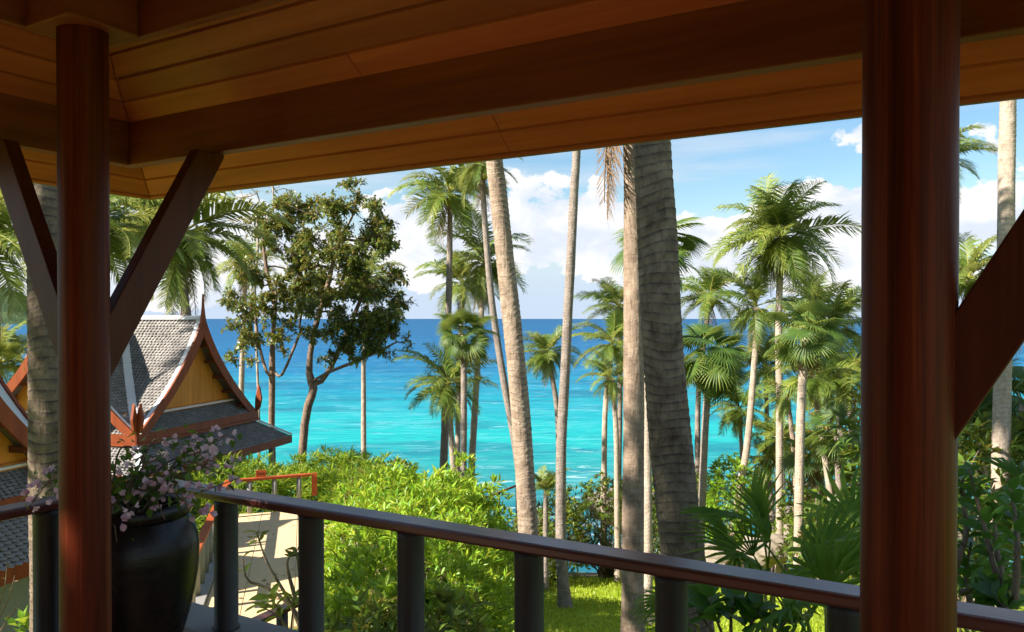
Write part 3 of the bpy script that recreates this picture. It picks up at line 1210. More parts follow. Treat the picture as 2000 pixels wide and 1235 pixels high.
        MB().prism([Q(-yb - .02, yb + .02, zb_ - .24), Q(yb + .02, yb + .02, zb_ - .24), Q(yb + .02, yb + .02, zb_ + .02), Q(-yb - .02, yb + .02, zb_ + .02)], (Q(0, -1, 0) - Q(0, 0, 0)) * .06).build('fascia', M['trim'], T)
        # white hip and valley mortar
        MB().bar(Q(ya, ya, za + .05), Q(yb, yb, zb_ + .06), .20, .07).build('mortar_band', M['plaster'], T)
        mbv = MB()
        for i in range(12):
            t0, t1 = i / 12, (i + 1) / 12
            x0, x1 = hw(t0), hw(t1)
            z0_, z1_ = HZR + (HZF - HZR) * t0, HZR + (HZF - HZR) * t1
            k = .17
            mbv.add([Q(x0, x0 + k, z0_ + .035), Q(x0 + k, x0, z0_ + .035), Q(x1 + k, x1, z1_ + .035), Q(x1, x1 + k, z1_ + .035)], [(0, 1, 2, 3)])
        mbv.build('mortar_band', M['plaster'], T)
        MB().prism([Q(-.10, .0, HZR - .05), Q(.10, .0, HZR - .05), Q(.05, 0, HZR + .07), Q(-.05, 0, HZR + .07)], Q(0, yg, 0) - Q(0, 0, 0)).build('ridge_cap', M['plaster'], T)
        # wall and posts under the skirt
        wy = HH - .1
        MB().prism([Q(-wy, wy, ground - .3), Q(wy, wy, ground - .3), Q(wy, wy, -3.7), Q(-wy, wy, -3.7)], (Q(0, -1, 0) - Q(0, 0, 0)) * .15).build('wall', M['wall'], T)
        for x in (-1, 1):
            MB().tube([Q(x * 3.3, 3.3, ground - .3), Q(x * 3.3, 3.3, -4.05)], [.09, .09], 14).build('post', M['post_pale'], T, True) if x == 1 else None
    return T


Kp = CW(22.0, -10.46, 0)
build_house(Kp, 'thai house with grey tiled roof and yellow boarded gable, in front of the leafy tree', 'house', False, -7.2)
K2 = Kp + FW * (-11.6) + RT * 0.30
build_house(K2, 'near thai house cut off at the left edge, behind the palm trunk and flower pot', 'house', True, -5.9)


# ------------------------------------------------------------------ walkway below the terrace
PWZ = -4.95
_wa = math.atan2(-405, 1546)
WD = FW * math.cos(_wa) + RT * math.sin(_wa)          # along the walkway, away
WN = RT * math.cos(_wa) - FW * math.sin(_wa)          # to its right


def build_walk():
    o = CW(13.6, (383 - 1000) / FOC * 13.6, PWZ)         # left edge, near

    def q(a, n, z=0.0):
        return o + WD * a + WN * n + Vector((0, 0, z))
    n0, n1 = .14, 3.4
    a0, a1 = -1.4, 6.5
    # paving slabs with joints, each a piece
    T = tag(MB().prism([q(a0, n0 - .14, -.4), q(a1, n0 - .14, -.4), q(a1, n1, -.4), q(a0, n1, -.4)], Vector((0, 0, .37))).build('walkway', M['path']), kind='structure')
    cuts = [n0, .75, 1.62, 2.5, n1]
    for i in range(4):
        for k in range(3):
            s0, s1 = a0 + (a1 - a0) * k / 3, a0 + (a1 - a0) * (k + 1) / 3
            g = .006
            MB().prism([q(s0 + g, cuts[i] + g, -.028), q(s1 - g, cuts[i] + g, -.028), q(s1 - g, cuts[i + 1] - g, -.028), q(s0 + g, cuts[i + 1] - g, -.028)], Vector((0, 0, .028))).build('paving_slab', M['path'], T, bevel=.004)
    tag(MB().prism([q(a0, -.20, -.4), q(a1, -.20, -.4), q(a1, n0 - .01, -.4), q(a0, n0 - .01, -.4)], Vector((0, 0, .46))).build('walkway_kerb', M['kerb'], bevel=.012), kind='structure')
    RL = .86

    def rail_run(label, pa, pb, n, zoff0=0.0, zoff1=0.0, mat=None, post=None, base=0.06, w=.16, h=.065):
        t = thing('walkway_railing', pa + Vector((0, 0, base)), label, 'railing', 'railings of the walkway')
        A, B = pa + Vector((0, 0, RL + zoff0)), pb + Vector((0, 0, RL + zoff1))
        MB().bar(A, B, w, h).build('handrail', mat or M['orange_rail'], t, bevel=.01)
        for i in range(n):
            f = (i + .5) / n
            p = pa.lerp(pb, f)
            zt = A.lerp(B, f).z - h / 2 - .002
            MB().tube([p + Vector((0, 0, base)), Vector((p.x, p.y, zt))], [.06, .06], 14).build('post', post or M['post_pale'], t, True)
        return t
    rail_run('orange handrail on grey posts along the left of the pale walkway', q(-.6, -.05), q(6.45, -.05), 11, mat=M['orange_rail'])
    far = rail_run('orange handrail across the far end of the pale walkway, below the hedge', q(6.45, .14), q(6.75, 1.95), 3, base=0.0)
    # the drop at its end
    e = q(6.75, 1.99)
    MB().prism([e + Vector((0, 0, .30)) - WN * .02, e + Vector((0, 0, .30)) + WN * .12, e + Vector((0, 0, RL + .03)) + WN * .12, e + Vector((0, 0, RL + .03)) - WN * .02], WD * .08).build('end_board', M['orange_rail'], far, bevel=.006)
    # number plate on the rail
    sc_ = q(6.52, .72, RL + .045)
    s = thing('sign', sc_, 'small orange plate standing on the far walkway handrail', 'sign')
    MB().prism([sc_ - WN * .13, sc_ + WN * .13, sc_ + WN * .13 + Vector((0, 0, .17)), sc_ - WN * .13 + Vector((0, 0, .17))], WD * .03).build('plate', M['orange_rail'], s, bevel=.004)
    for k in (-1, 0, 1):
        c = sc_ + WN * (.065 * k) - WD * .004 + Vector((0, 0, .085))
        MB().prism([c + WN * -.018 + Vector((0, 0, -.03)), c + WN * .018 + Vector((0, 0, -.03)), c + WN * .018 + Vector((0, 0, .03)), c + WN * -.018 + Vector((0, 0, .03))], WD * .003).build('numeral', M['trim_dark'], s)
    # dark red handrail of the steps right under the terrace
    pa, pb = W(525, 1204, 8.6), W(602, 1168, 9.4)
    t = thing('stair_railing', Vector((pa.x, pa.y, PWZ)), 'dark red handrail of the steps just below the terrace edge', 'railing')
    MB().bar(pa - (pb - pa) * .5, pb, .14, .06).build('handrail', M['rail_x'], t, bevel=.01)
    for f in (.30, .85):
        p = pa.lerp(pb, f)
        MB().tube([Vector((p.x, p.y, PWZ - .6)), p - Vector((0, 0, .035))], [.065, .065], 14).build('post', M['post'], t, True)
    # thin rail going down to the shore, beyond the hedge
    pa, pb = W(880, 1000, 27), W(1012, 948, 30)
    t = thing('path_railing', Vector((pa.x, pa.y, G(27, -2))), 'thin red handrail of a path beyond the hedge, left of the leaning palm', 'railing')
    MB().bar(pa, pb, .07, .06).build('handrail', M['trim'], t)
    for f in (.1, .4, .7, .97):
        p = pa.lerp(pb, f)
        MB().tube([p - Vector((0, 0, 2.0)), p - Vector((0, 0, .03))], [.03, .03], 8).build('post', M['post'], t)


build_walk()

# ------------------------------------------------------------------ leaves, fronds, fans
def frames(dirs, ups, roll=None):
    """dirs, ups (N,3) -> (N,3,3) columns x=dir, y=side, z=normal"""
    x = dirs / np.linalg.norm(dirs, axis=1, keepdims=True)
    y = np.cross(ups, x)
    ln = np.linalg.norm(y, axis=1, keepdims=True)
    bad = (ln < 1e-4).ravel()
    if bad.any():
        y[bad] = np.cross(np.array([0.3, 1, 0.2]), x[bad])
        ln = np.linalg.norm(y, axis=1, keepdims=True)
    y /= ln
    z = np.cross(x, y)
    if roll is not None:
        c, s = np.cos(roll)[:, None], np.sin(roll)[:, None]
        y, z = y * c + z * s, z * c - y * s
    return np.stack([x, y, z], axis=2)


LEAF_V = np.array([[0, 0, 0], [.48, .5, .07], [.42, 0, 0], [.48, -.5, .07], [1, 0, -.08]], dtype=np.float64)
LEAF_F = np.array([[0, 2, 1], [2, 4, 1], [0, 3, 2], [2, 3, 4]])
LEAF2_V = np.array([[0, 0, 0], [.45, .5, .05], [.45, -.5, .05], [1, 0, -.06]], dtype=np.float64)
LEAF2_F = np.array([[0, 2, 1], [1, 2, 3]])
# wavy broad leaf with a rounded outline
BROAD_V = np.array([[0, 0, 0], [.22, .36, .05], [.55, .5, .08], [.85, .26, .0], [1.05, 0, -.10], [.85, -.26, .0], [.55, -.5, .08], [.22, -.36, .05], [.5, 0, -.03]], dtype=np.float64)
BROAD_F = np.array([[0, 8, 1], [1, 8, 2], [2, 8, 3], [3, 8, 4], [4, 8, 5], [5, 8, 6], [6, 8, 7], [7, 8, 0]])


def leaf_cloud(name, pos, dirs, length, width, mat, rng, parent=None, tint=None, tv=LEAF_V, tf=LEAF_F, ups=None, stuff=True, tspread=0.25):
    pos = np.asarray(pos, float)
    N = len(pos)
    if ups is None:
        ups = np.tile([0, 0, 1.0], (N, 1)) + rng.normal(0, .35, (N, 3))
    R = frames(np.asarray(dirs, float), ups)
    L_ = np.broadcast_to(length, (N,)) * rng.uniform(.5, 1.35, N)
    Wd = L_ * width
    t = tv[None] * np.stack([L_, Wd, L_], 1)[:, None, :]
    V = np.einsum('nij,nkj->nki', R, t) + pos[:, None, :]
    k = len(tv)
    F_ = tf[None] + (np.arange(N) * k)[:, None, None]
    if tint is None:
        tint = np.full(N, .45)
    tt = np.clip(np.asarray(tint) + rng.normal(0, tspread, N) * .6, 0, 1)
    V = V.reshape(-1, 3) - np.array(origin_of(parent))
    me = mesh_np(name, V, [F_.reshape(-1, tf.shape[1])], mat, {'tint': np.repeat(tt, k)})
    o = put(name, me, parent)
    if stuff:
        o['kind'] = 'stuff'
    return o


def frond_mesh(name, seed, el, nl, mat, leaf=.32, dead=False, width=.024):
    """unit length coconut frond, base at origin, leaning along +X at elevation el (radians)"""
    rng = np.random.default_rng(seed)
    ns = 16
    s = np.linspace(0, 1, ns + 1)
    bend = (.85 + .6 * rng.random()) * (0.55 + 0.45 * math.cos(el)) + max(0, el) * .25
    if dead:
        bend *= .5
    ang = el - bend * s ** 1.4
    ang = np.maximum(ang, -1.5)
    side_bend = rng.normal(0, .10)
    dx = np.cos(ang) / ns
    dz = np.sin(ang) / ns
    P = np.zeros((ns + 1, 3))
    P[1:, 0] = np.cumsum(dx[:-1])
    P[1:, 2] = np.cumsum(dz[:-1])
    P[:, 1] = side_bend * s ** 2
    V, Fq, Ft, T = [], [], [], []
    # rachis: three-sided
    for i in range(ns + 1):
        r = .012 * (1 - .85 * s[i]) + .0015
        t = np.array([math.cos(ang[i]), 0, math.sin(ang[i])])
        n = np.array([-t[2], 0, t[0]])
        for a in (0, 2.1, 4.2):
            V.append(P[i] + r * (np.array([0, 1, 0]) * math.sin(a) + n * math.cos(a)))
            T.append(.85)
    for i in range(ns):
        for k in range(3):
            Fq.append((i * 3 + k, i * 3 + (k + 1) % 3, i * 3 + 3 + (k + 1) % 3, i * 3 + 3 + k))
    for sd in (-1, 1):
        for j in range(nl):
            if rng.random() < (.25 if dead else .07):
                continue
            u = .14 + .855 * (j + rng.uniform(-.3, .3)) / nl
            u = min(max(u, .12), .995)
            fi = u * ns
            i = min(int(fi), ns - 1)
            p = P[i] + (P[i + 1] - P[i]) * (fi - i)
            a = ang[i]
            t = np.array([math.cos(a), 0, math.sin(a)])
            n = np.array([-t[2], 0, t[0]])
            sp = (.60 + .75 * u) if not dead else 1.0
            fwd = math.sin(min(sp, 1.25)) * .8
            base_len = leaf * (math.sin(math.pi * (.16 + .76 * u)) ** .7) * rng.uniform(.7, 1.12)
            d0 = np.array([0, sd, 0]) * math.cos(sp * .75) + t * fwd + n * (.28 if not dead else -.1) * rng.uniform(.4, 1.3)
            d0 /= np.linalg.norm(d0)
            droop = (.25 + .75 * rng.random()) if not dead else 1.6
            d1 = d0 + np.array([0, 0, -1]) * droop
            d1 /= np.linalg.norm(d1)
            m = p + d0 * base_len * .5
            e = m + d1 * base_len * .55
            wv = t * width * (.5 + .5 * math.sin(math.pi * min(1, u + .15)))
            b = len(V)
            V += [p - wv * .35, p + wv * .35, m + wv * .6, m - wv * .6, e]
            tn = .36 + .26 * u + rng.normal(0, .10)
            T += [tn, tn, tn, tn, tn + .12]
            Fq.append((b, b + 1, b + 2, b + 3))
            Ft.append((b + 3, b + 2, b + 4))
    return mesh_np(name, np.array(V), [np.array(Fq), np.array(Ft)], mat, {'tint': np.clip(np.array(T), 0, 1)})


EL = [80, 62, 44, 26, 8, -14, -40]
FROND = [[frond_mesh('frond', 100 * a + k, rad(e), 46, M['frond']) for k in range(3)] for a, e in enumerate(EL)]
FROND_NEAR = [[frond_mesh('frond', 100 * a + k + 50, rad(e), 64, M['frond'], .30, False, .022)  for k in range(3)] for a, e in enumerate(EL)]
FROND_DEAD = [frond_mesh('dead_frond', 900 + k, rad(-62), 34, M['frond_dead'], .30, True, .016) for k in range(2)]


def fan_mesh(name, seed, mat, nseg=30, spread=300, split=.55, petiole=.85, fold=.03, blade_tilt=-35, droop=.25, dead=False):
    """fan leaf: unit blade radius, stalk along +X"""
    rng = np.random.default_rng(seed)
    V, Ft, Fq, T = [], [], [], []
    # stalk
    for i in range(4):
        x = petiole * i / 3
        z = -.10 * (i / 3) ** 2 * petiole
        for a in (0, 2.1, 4.2):
            V.append((x, .018 * math.sin(a), z + .018 * math.cos(a)))
            T.append(.75)
    for i in range(3):
        for k in range(3):
            Fq.append((i * 3 + k, i * 3 + (k + 1) % 3, i * 3 + 3 + (k + 1) % 3, i * 3 + 3 + k))
    hub = np.array([petiole, 0, -.10 * petiole])
    bt = rad(blade_tilt)
    ex = np.array([math.cos(bt), 0, math.sin(bt)])
    ez = np.array([-math.sin(bt), 0, math.cos(bt)])
    ey = np.array([0, 1.0, 0])
    for i in range(nseg):
        a0 = rad(-spread / 2 + spread * i / nseg)
        a1 = rad(-spread / 2 + spread * (i + 1) / nseg)
        am = (a0 + a1) / 2 + rng.normal(0, .012)
        ln = 1.0 * (.72 + .28 * math.cos(am * .5)) * rng.uniform(.9, 1.05)
        sp = split * ln

        def pt(r, a, z):
            cup = .18 * r * r
            return hub + ex * (r * math.cos(a)) + ey * (r * math.sin(a)) + ez * (z - cup)
        dr = droop * rng.uniform(.4, 1.4)
        b = len(V)
        tip = pt(ln, am, 0) + np.array([0, 0, -dr * (ln - sp)])
        mid = pt(sp + (ln - sp) * .55, am, fold) + np.array([0, 0, -dr * (ln - sp) * .25])
        hw_ = (a1 - a0) * .5
        V += [hub, pt(sp, a0, 0), pt(sp, am, fold), pt(sp, a1, 0), pt(sp + (ln - sp) * .5, am - hw_ * .45, 0), mid, pt(sp + (ln - sp) * .5, am + hw_ * .45, 0), tip]
        tn = rng.normal(.42, .14)
        T += [tn, tn, tn, tn, tn + .08, tn + .08, tn + .08, tn + .25]
        Ft += [(b, b + 2, b + 1), (b, b + 3, b + 2), (b + 4, b + 5, b + 7), (b + 5, b + 6, b + 7)]
        Fq += [(b + 1, b + 2, b + 5, b + 4), (b + 2, b + 3, b + 6, b + 5)]
    return mesh_np(name, np.array([np.array(v) for v in V]), [np.array(Fq), np.array(Ft)], mat, {'tint': np.clip(np.array(T), 0, 1)})


FAN = [fan_mesh('fan_leaf', 40 + k, M['fan'], 30, 280, .5, 1.15, .03, -15 - 16 * k, .25) for k in range(3)]
FAN_DEAD = [fan_mesh('dead_fan_leaf', 60 + k, M['frond_dead'], 22, 170, .35, .7, .03, -30, .7) for k in range(2)]


def trunk_mesh(name, pts, r0, r1, mat, sides=10, step=.25, flare=1.5, rings=0.0, parent=None, seed=0, spacing=.085):
    """pts from base to top; leaf-scar rings are uneven steps in the radius"""
    Ln = sum((pts[i + 1] - pts[i]).length for i in range(len(pts) - 1))
    n = max(6, int(Ln / step))
    C_ = np.array([tuple(p) for p in catmull(pts, n)])
    t = np.gradient(C_, axis=0)
    t /= np.linalg.norm(t, axis=1, keepdims=True)
    ex = np.tile([1.0, 0, 0], (n + 1, 1))
    ex -= t * (ex * t).sum(1, keepdims=True)
    ex /= np.linalg.norm(ex, axis=1, keepdims=True)
    ey = np.cross(t, ex)
    run = np.concatenate([[0], np.cumsum(np.linalg.norm(np.diff(C_, axis=0), axis=1))])
    rng = np.random.default_rng(seed)
    r = r0 + (r1 - r0) * np.linspace(0, 1, n + 1)
    r = r * (1 + (flare - 1) * np.exp(-run / .45))
    a = np.arange(sides) * 2 * math.pi / sides
    ph = rng.uniform(0, 6.28, 6)
    warp = run[:, None] + .026 * np.sin(a + ph[0] + run[:, None] * 1.9) + .018 * np.sin(2 * a + ph[1] - run[:, None] * 3.1) + .02 * np.sin(run[:, None] * 2.3 + ph[2]) + .03 * np.sin(run[:, None] * .7 + ph[3])
    q = warp / spacing
    k = np.floor(q).astype(int)
    J = rng.uniform(-.1, 2.1, (4000, 9))
    sa = (a / (2 * math.pi) * 9)[None, :] + 0 * run[:, None]
    s0 = np.floor(sa).astype(int)
    fr_ = smooth01(sa - s0)
    jit = J[np.mod(k, 4000), s0 % 9] * (1 - fr_) + J[np.mod(k, 4000), (s0 + 1) % 9] * fr_
    saw = (q - k - .5) * jit
    rr = r[:, None] * (1 + rings * saw + .02 * np.sin(3 * a + run[:, None] * 2 + ph[4]) + .014 * np.sin(2 * a - run[:, None] * 3.7 + ph[5]) + rng.normal(0, .004 if rings else 0, (n + 1, sides)))
    V = C_[:, None, :] + (ex[:, None, :] * np.cos(a)[None, :, None] + ey[:, None, :] * np.sin(a)[None, :, None]) * rr[:, :, None]
    V = V.reshape(-1, 3) - np.array(origin_of(parent))
    i_, j_ = np.meshgrid(np.arange(n), np.arange(sides), indexing='ij')
    b0 = (i_ * sides + j_).ravel()
    b1 = (i_ * sides + (j_ + 1) % sides).ravel()
    Fq = np.stack([b0, b1, b1 + sides, b0 + sides], -1)
    me = mesh_np(name, V, [Fq, np.arange(n * sides, (n + 1) * sides)[None, :]], mat, {'along': (warp / spacing).ravel()})
    return put(name, me, parent, True)


GA = 2.399963


def crown_feather(T, top, L, n, seed, tilt_min=-45, tilt_max=82, meshes=None, wind=0.0):
    rng = random.Random(seed)
    meshes = meshes or FROND
    wind_a, wind_k = rng.uniform(2.2, 4.2), rng.uniform(.0, .55)
    n = int(n * 1.4)
    for i in range(n):
        f = (i + .5) / n
        e = tilt_max + (tilt_min - tilt_max) * (f ** .85) + rng.uniform(-13, 13)
        if tilt_min > -20:
            e = max(e, tilt_min)
        k = min(range(len(EL)), key=lambda q: abs(EL[q] - e))
        az = i * GA + rng.uniform(-.3, .3) + seed
        az += wind_k * math.sin(wind_a - az)
        if rng.random() < .06:
            continue
        o = put('frond', rng.choice(meshes[k]), T)
        o.location = top - origin_of(T) + Vector((0, 0, L * .03 * (1 - f)))
        s = L * rng.uniform(.82, 1.2) * (.72 + .28 * math.sin(math.pi * min(1, f + .25)))
        o.scale = (s, s, s)
        o.rotation_euler = (rng.uniform(-.5, .5), rad(EL[k] - e) + rng.uniform(-.06, .06), az)


def crown_fan(T, top, R_, n, seed, tilt_min=-50, tilt_max=85, dead=6):
    rng = random.Random(seed)
    for i in range(n):
        f = (i + .5) / n
        e = tilt_max + (tilt_min - tilt_max) * (f ** .9)
        o = put('fan_leaf', rng.choice(FAN), T)
        o.location = top - origin_of(T)
        s = R_ * rng.uniform(.66, 1.02)
        o.scale = (s, s, s)
        o.rotation_euler = (rng.uniform(-.7, .7), -rad(e + rng.uniform(-14, 14)), i * GA + seed + rng.uniform(-.3, .3))
    for i in range(dead):
        o = put('dead_leaf', rng.choice(FAN_DEAD), T)
        o.location = top - origin_of(T) - Vector((0, 0, R_ * .15))
        s = R_ * rng.uniform(.7, .9)
        o.scale = (s, s, s)
        o.rotation_euler = (rng.uniform(-.2, .2), rad(rng.uniform(62, 82)), i * 6.28 / dead + rng.uniform(-.3, .3))


NUTS = None


def palm(label, path, dia, L, n, seed, kind='feather', mat='bark_grey', sides=10, step=.3, rings=0.0, tmin=-45, tmax=82, meshes=None, nuts=0, dead=0, cat='palm', base=None, group='palm trees on the slope'):
    """path: photo pixels from the lowest point seen up to the crown, (px, py, d)"""
    pts = [W(*p) for p in path]
    d, = [path[0][2]]
    l = pts[0].dot(RT)
    gz = G(d, l)
    if base is not None:
        gz = base
    nxt = pts[1] - pts[0]
    low = pts[0].copy()
    if low.z - gz > .05:
        low = Vector((low.x - nxt.x / max(nxt.z, .1) * (low.z - gz) * .6, low.y - nxt.y / max(nxt.z, .1) * (low.z - gz) * .6, gz - .15))
        pts = [low] + pts
    T = thing('palm_tree' if kind == 'feather' else 'fan_palm', (pts[0].x, pts[0].y, pts[0].z + .1), label, cat, group)
    trunk_mesh('trunk', pts, dia[0] / 2, dia[1] / 2, M[mat], sides, step, 1.5, rings, T, seed)
    top = pts[-1]
    if kind == 'feather':
        crown_feather(T, top, L, n, seed, tmin, tmax, meshes)
        for i in range(nuts):
            a = i * 2.2 + seed
            r = dia[1] * .5 + .10
            me = NUT
            o = put('coconut', me, T)
            o.location = top - origin_of(T) + Vector((math.cos(a) * r, math.sin(a) * r, -.18 - .12 * (i % 3)))
            o.scale = (1, 1, 1.2)
    else:
        crown_fan(T, top, L, n, seed, tmin, tmax, dead)
    if kind == 'feather':
        for i in range(dead or (2 if L > 1.2 and tmin < -20 else 0)):
            o = put('dead_frond', FROND_DEAD[i % 2], T)
            o.location = top - origin_of(T) - Vector((0, 0, L * .04))
            s = L * .8
            o.scale = (s, s, s)
            o.rotation_euler = (0, rad(8), i * 2.1 + seed * .7)
    return T


def _nut():
    bm = bmesh.new()
    bmesh.ops.create_icosphere(bm, subdivisions=2, radius=.11)
    for v in bm.verts:
        v.co.z *= 1.15
        v.co.x *= 1 + .08 * math.copysign(1, v.co.z) * abs(v.co.z) * 4
    me = bpy.data.meshes.new('coconut')
    bm.to_mesh(me)
    bm.free()
    me.materials.append(M['coconut'])
    return me


NUT = _nut()

# ------------------------------------------------------------------ palms
NR = FROND_NEAR
# four trunks close to the terrace
palm('thick grey palm trunk at the far left, seen beside the left column', [(100, 1235, 7.2), (98, 900, 7.2), (95, 600, 7.2), (92, 380, 7.2), (88, 100, 7.2), (70, -1450, 7.2)], (.38, .30), 3.2, 18, 1, mat='bark_near', sides=48, step=.02, rings=.028, tmin=-5, meshes=NR)
palm('thickest dark palm trunk rising through the middle right, nearest to the railing', [(1350, 1235, 7.4), (1324, 1000, 7.4), (1305, 800, 7.4), (1290, 600, 7.4), (1281, 430, 7.4), (1273, 290, 7.4), (1262, 0, 7.4), (1240, -900, 7.4)], (.42, .33), 3.3, 20, 2, mat='bark_near', sides=56, step=.018, rings=.034, tmin=-5, meshes=NR)
P3 = palm('mottled upright palm trunk close behind the thickest trunk, dead frond hanging from it', [(1237, 1235, 10.5), (1237, 1000, 10.5), (1238, 800, 10.5), (1238, 600, 10.5), (1237, 450, 10.5), (1236, 290, 10.5), (1234, 0, 10.5), (1232, -190, 10.5)], (.30, .24), 3.0, 20, 3, mat='bark_mottle', sides=40, step=.025, rings=.014, tmin=5, meshes=NR)
for k, (px, py, az) in enumerate(((1220, 120, 2.9), (1214, 90, 3.5), (1226, 140, 3.2), (1208, 110, 3.9))):
    o = put('dead_frond', FROND_DEAD[k % 2], P3)
    o.location = W(px, py, 10.4) - origin_of(P3)
    s = 1.95
    o.scale = (s, s, s)
    o.rotation_euler = (0, rad(14), YAW + az)
palm('curved warm brown palm trunk with close rings, leaning left behind the hedge', [(1032, 1045, 12), (1020, 850, 12), (1002, 650, 12), (985, 490, 12), (972, 370, 12), (963, 270, 12), (950, -110, 12)], (.31, .245), 3.0, 20, 4, mat='bark_warm', sides=36, step=.02, rings=.05, tmin=0, meshes=NR)
palm('slim grey palm standing on the lawn with a bent trunk, crown out of sight', [(1104, 1190, 21), (1097, 1090, 21), (1096, 900, 21), (1105, 700, 21), (1114, 520, 21), (1121, 380, 21), (1126, 290, 21), (1130, 100, 21), (1131, -110, 21)], (.30, .19), 2.8, 18, 5, mat='bark_grey', sides=16, step=.04, rings=.035, tmin=5)
palm('tall pale palm at the right edge, trunk between column and brace', [(1956, 885, 14), (1962, 600, 14), (1965, 300, 14), (1966, 197, 14), (1967, -330, 14)], (.30, .25), 2.8, 18, 6, mat='bark_pale', sides=20, step=.03, rings=.04, tmin=0)

# left of the curved trunk
palm('tall coconut palm with its whole crown under the eave, left of the leaning trunks', [(866, 915, 32), (872, 750, 32), (877, 560, 32), (879, 450, 32), (878, 378, 32)], (.36, .18), 2.48, 20, 7, mat='bark_grey', nuts=5, tmin=-55, dead=1)
palm('slender leaning coconut palm whose crown touches the eave', [(1012, 905, 28), (985, 750, 28), (962, 600, 28), (949, 460, 28), (942, 350, 28), (940, 322, 28)], (.30, .17), 2.01, 18, 8, mat='bark_grey', nuts=4, tmin=-50)
palm('coconut palm with brown hanging stalks behind the tall slim trunk, over the horizon', [(920, 938, 34), (930, 760, 34), (940, 620, 34), (948, 515, 34)], (.34, .2), 2.64, 22, 9, mat='bark_pale', nuts=3, tmin=-55, dead=3)
palm('coconut palm leaning left with fronds spread over the horizon line', [(893, 925, 37), (897, 700, 37), (905, 555, 37)], (.3, .18), 2.52, 18, 10, mat='bark_pale', tmin=-50)
palm('low coconut palm with yellowish fronds in front of the turquoise water, left', [(886, 928, 29), (880, 835, 29), (876, 752, 29)], (.26, .18), 2.10, 22, 11, mat='bark_pale', tmin=-50)
palm('small dark fan palm on a straight trunk in the left group of palms', [(905, 938, 25), (906, 800, 25), (906, 700, 25), (906, 655, 25)], (.22, .18), 0.60, 26, 12, 'fan', 'bark_grey', tmin=-35, dead=7)
palm('low coconut palm between the curved trunk and the slim bent trunk', [(1092, 930, 30), (1088, 800, 30), (1070, 692, 30)], (.24, .18), 1.49, 24, 13, mat='bark_grey', tmin=-60)
palm('coconut palm just left of the mottled trunk, crown crossing the horizon', [(1208, 965, 33), (1211, 780, 33), (1209, 600, 33)], (.28, .18), 1.93, 22, 14, mat='bark_grey', tmin=-40)
palm('yellow-green coconut palm below the horizon, left of the mottled trunk', [(1180, 938, 28), (1183, 790, 28), (1196, 672, 28)], (.22, .17), 1.68, 20, 15, mat='bark_pale', tmin=-60)
palm('short coconut palm with drooping pale fronds low beside the mottled trunk', [(1205, 930, 26), (1203, 830, 26), (1196, 742, 26)], (.2, .16), 1.26, 16, 16, mat='bark_pale', tmin=-60)

# right group
palm('fan palm whose leaves stick out both sides of the thickest trunk', [(1266, 960, 18), (1264, 800, 18), (1272, 640, 18), (1288, 492, 18)], (.2, .17), 0.66, 26, 17, 'fan', 'bark_pale', tmin=-45, dead=3)
palm('coconut palm over the horizon right beside the thickest trunk', [(1363, 965, 32), (1364, 780, 32), (1374, 680, 32), (1386, 582, 32)], (.26, .17), 1.93, 18, 18, mat='bark_grey', nuts=4, tmin=-40)
palm('dense dark fan palm with brown dead skirt, right of the thickest trunk', [(1371, 1015, 23), (1377, 850, 23), (1384, 740, 23), (1388, 700, 23)], (.24, .2), 0.75, 40, 19, 'fan', 'bark_grey', tmin=-72, dead=10)
palm('largest coconut palm with full green crown against the clouds, right of centre', [(1524, 1035, 26), (1523, 800, 26), (1521, 620, 26), (1526, 462, 26)], (.27, .2), 2.42, 38, 20, mat='bark_pale', nuts=9, tmin=-78, dead=2)
palm('palm with a pale trunk leaning right, crown tucked under the largest coconut palm', [(1440, 990, 27), (1460, 870, 27), (1474, 700, 27), (1477, 600, 27)], (.30, .17), 1.80, 14, 21, mat='bark_pale', tmin=-60)
palm('bright fan palm with star-shaped leaves below the largest coconut palm', [(1562, 965, 21), (1565, 800, 21), (1571, 700, 21), (1574, 660, 21)], (.26, .2), 0.73, 22, 22, 'fan', 'bark_pale', tmin=-40, dead=4)
palm('coconut palm on a left leaning pale trunk, low behind the bright fan palm', [(1628, 1010, 23), (1610, 880, 23), (1594, 780, 23), (1588, 735, 23)], (.2, .15), 1.55, 18, 23, mat='bark_pale', tmin=-60)
palm('coconut palm with upright fronds at the left edge of the right column', [(1650, 1000, 29), (1640, 800, 29), (1630, 640, 29)], (.26, .18), 2.20, 20, 24, mat='bark_grey', tmin=-50)
palm('coconut palm rising right behind the bright fan palm', [(1600, 980, 33), (1600, 800, 33), (1596, 610, 33)], (.26, .18), 2.18, 18, 25, mat='bark_grey', tmin=-50)
palm('thin orange-brown palm trunk with small crown left of the bright fan palm', [(1556, 960, 26), (1549, 860, 26), (1538, 775, 26)], (.2, .14), 1.1, 14, 26, mat='bark_warm', tmin=-60)
palm('small coconut palm with drooping fronds over the surf, beside the leaning trunk', [(1451, 940, 31), (1449, 880, 31), (1445, 800, 31)], (.2, .14), 1.59, 20, 27, mat='bark_pale', tmin=-65)
palm('low coconut palm with wide fronds over the rocks at the right', [(1508, 985, 30), (1506, 960, 30), (1500, 905, 30)], (.2, .16), 1.4, 16, 28, mat='bark_grey', tmin=-30)
palm('low fan palm among shrubs behind the near big fan leaves', [(1598, 960, 24), (1596, 930, 24), (1594, 890, 24)], (.2, .18), .62, 20, 29, 'fan', 'bark_grey', tmin=-30, dead=3)
palm('coconut palm showing only frond tips right of the right column, against cloud', [(1800, 900, 27), (1815, 600, 27), (1832, 318, 27)], (.28, .18), 2.05, 22, 30, mat='bark_grey', tmin=-55)
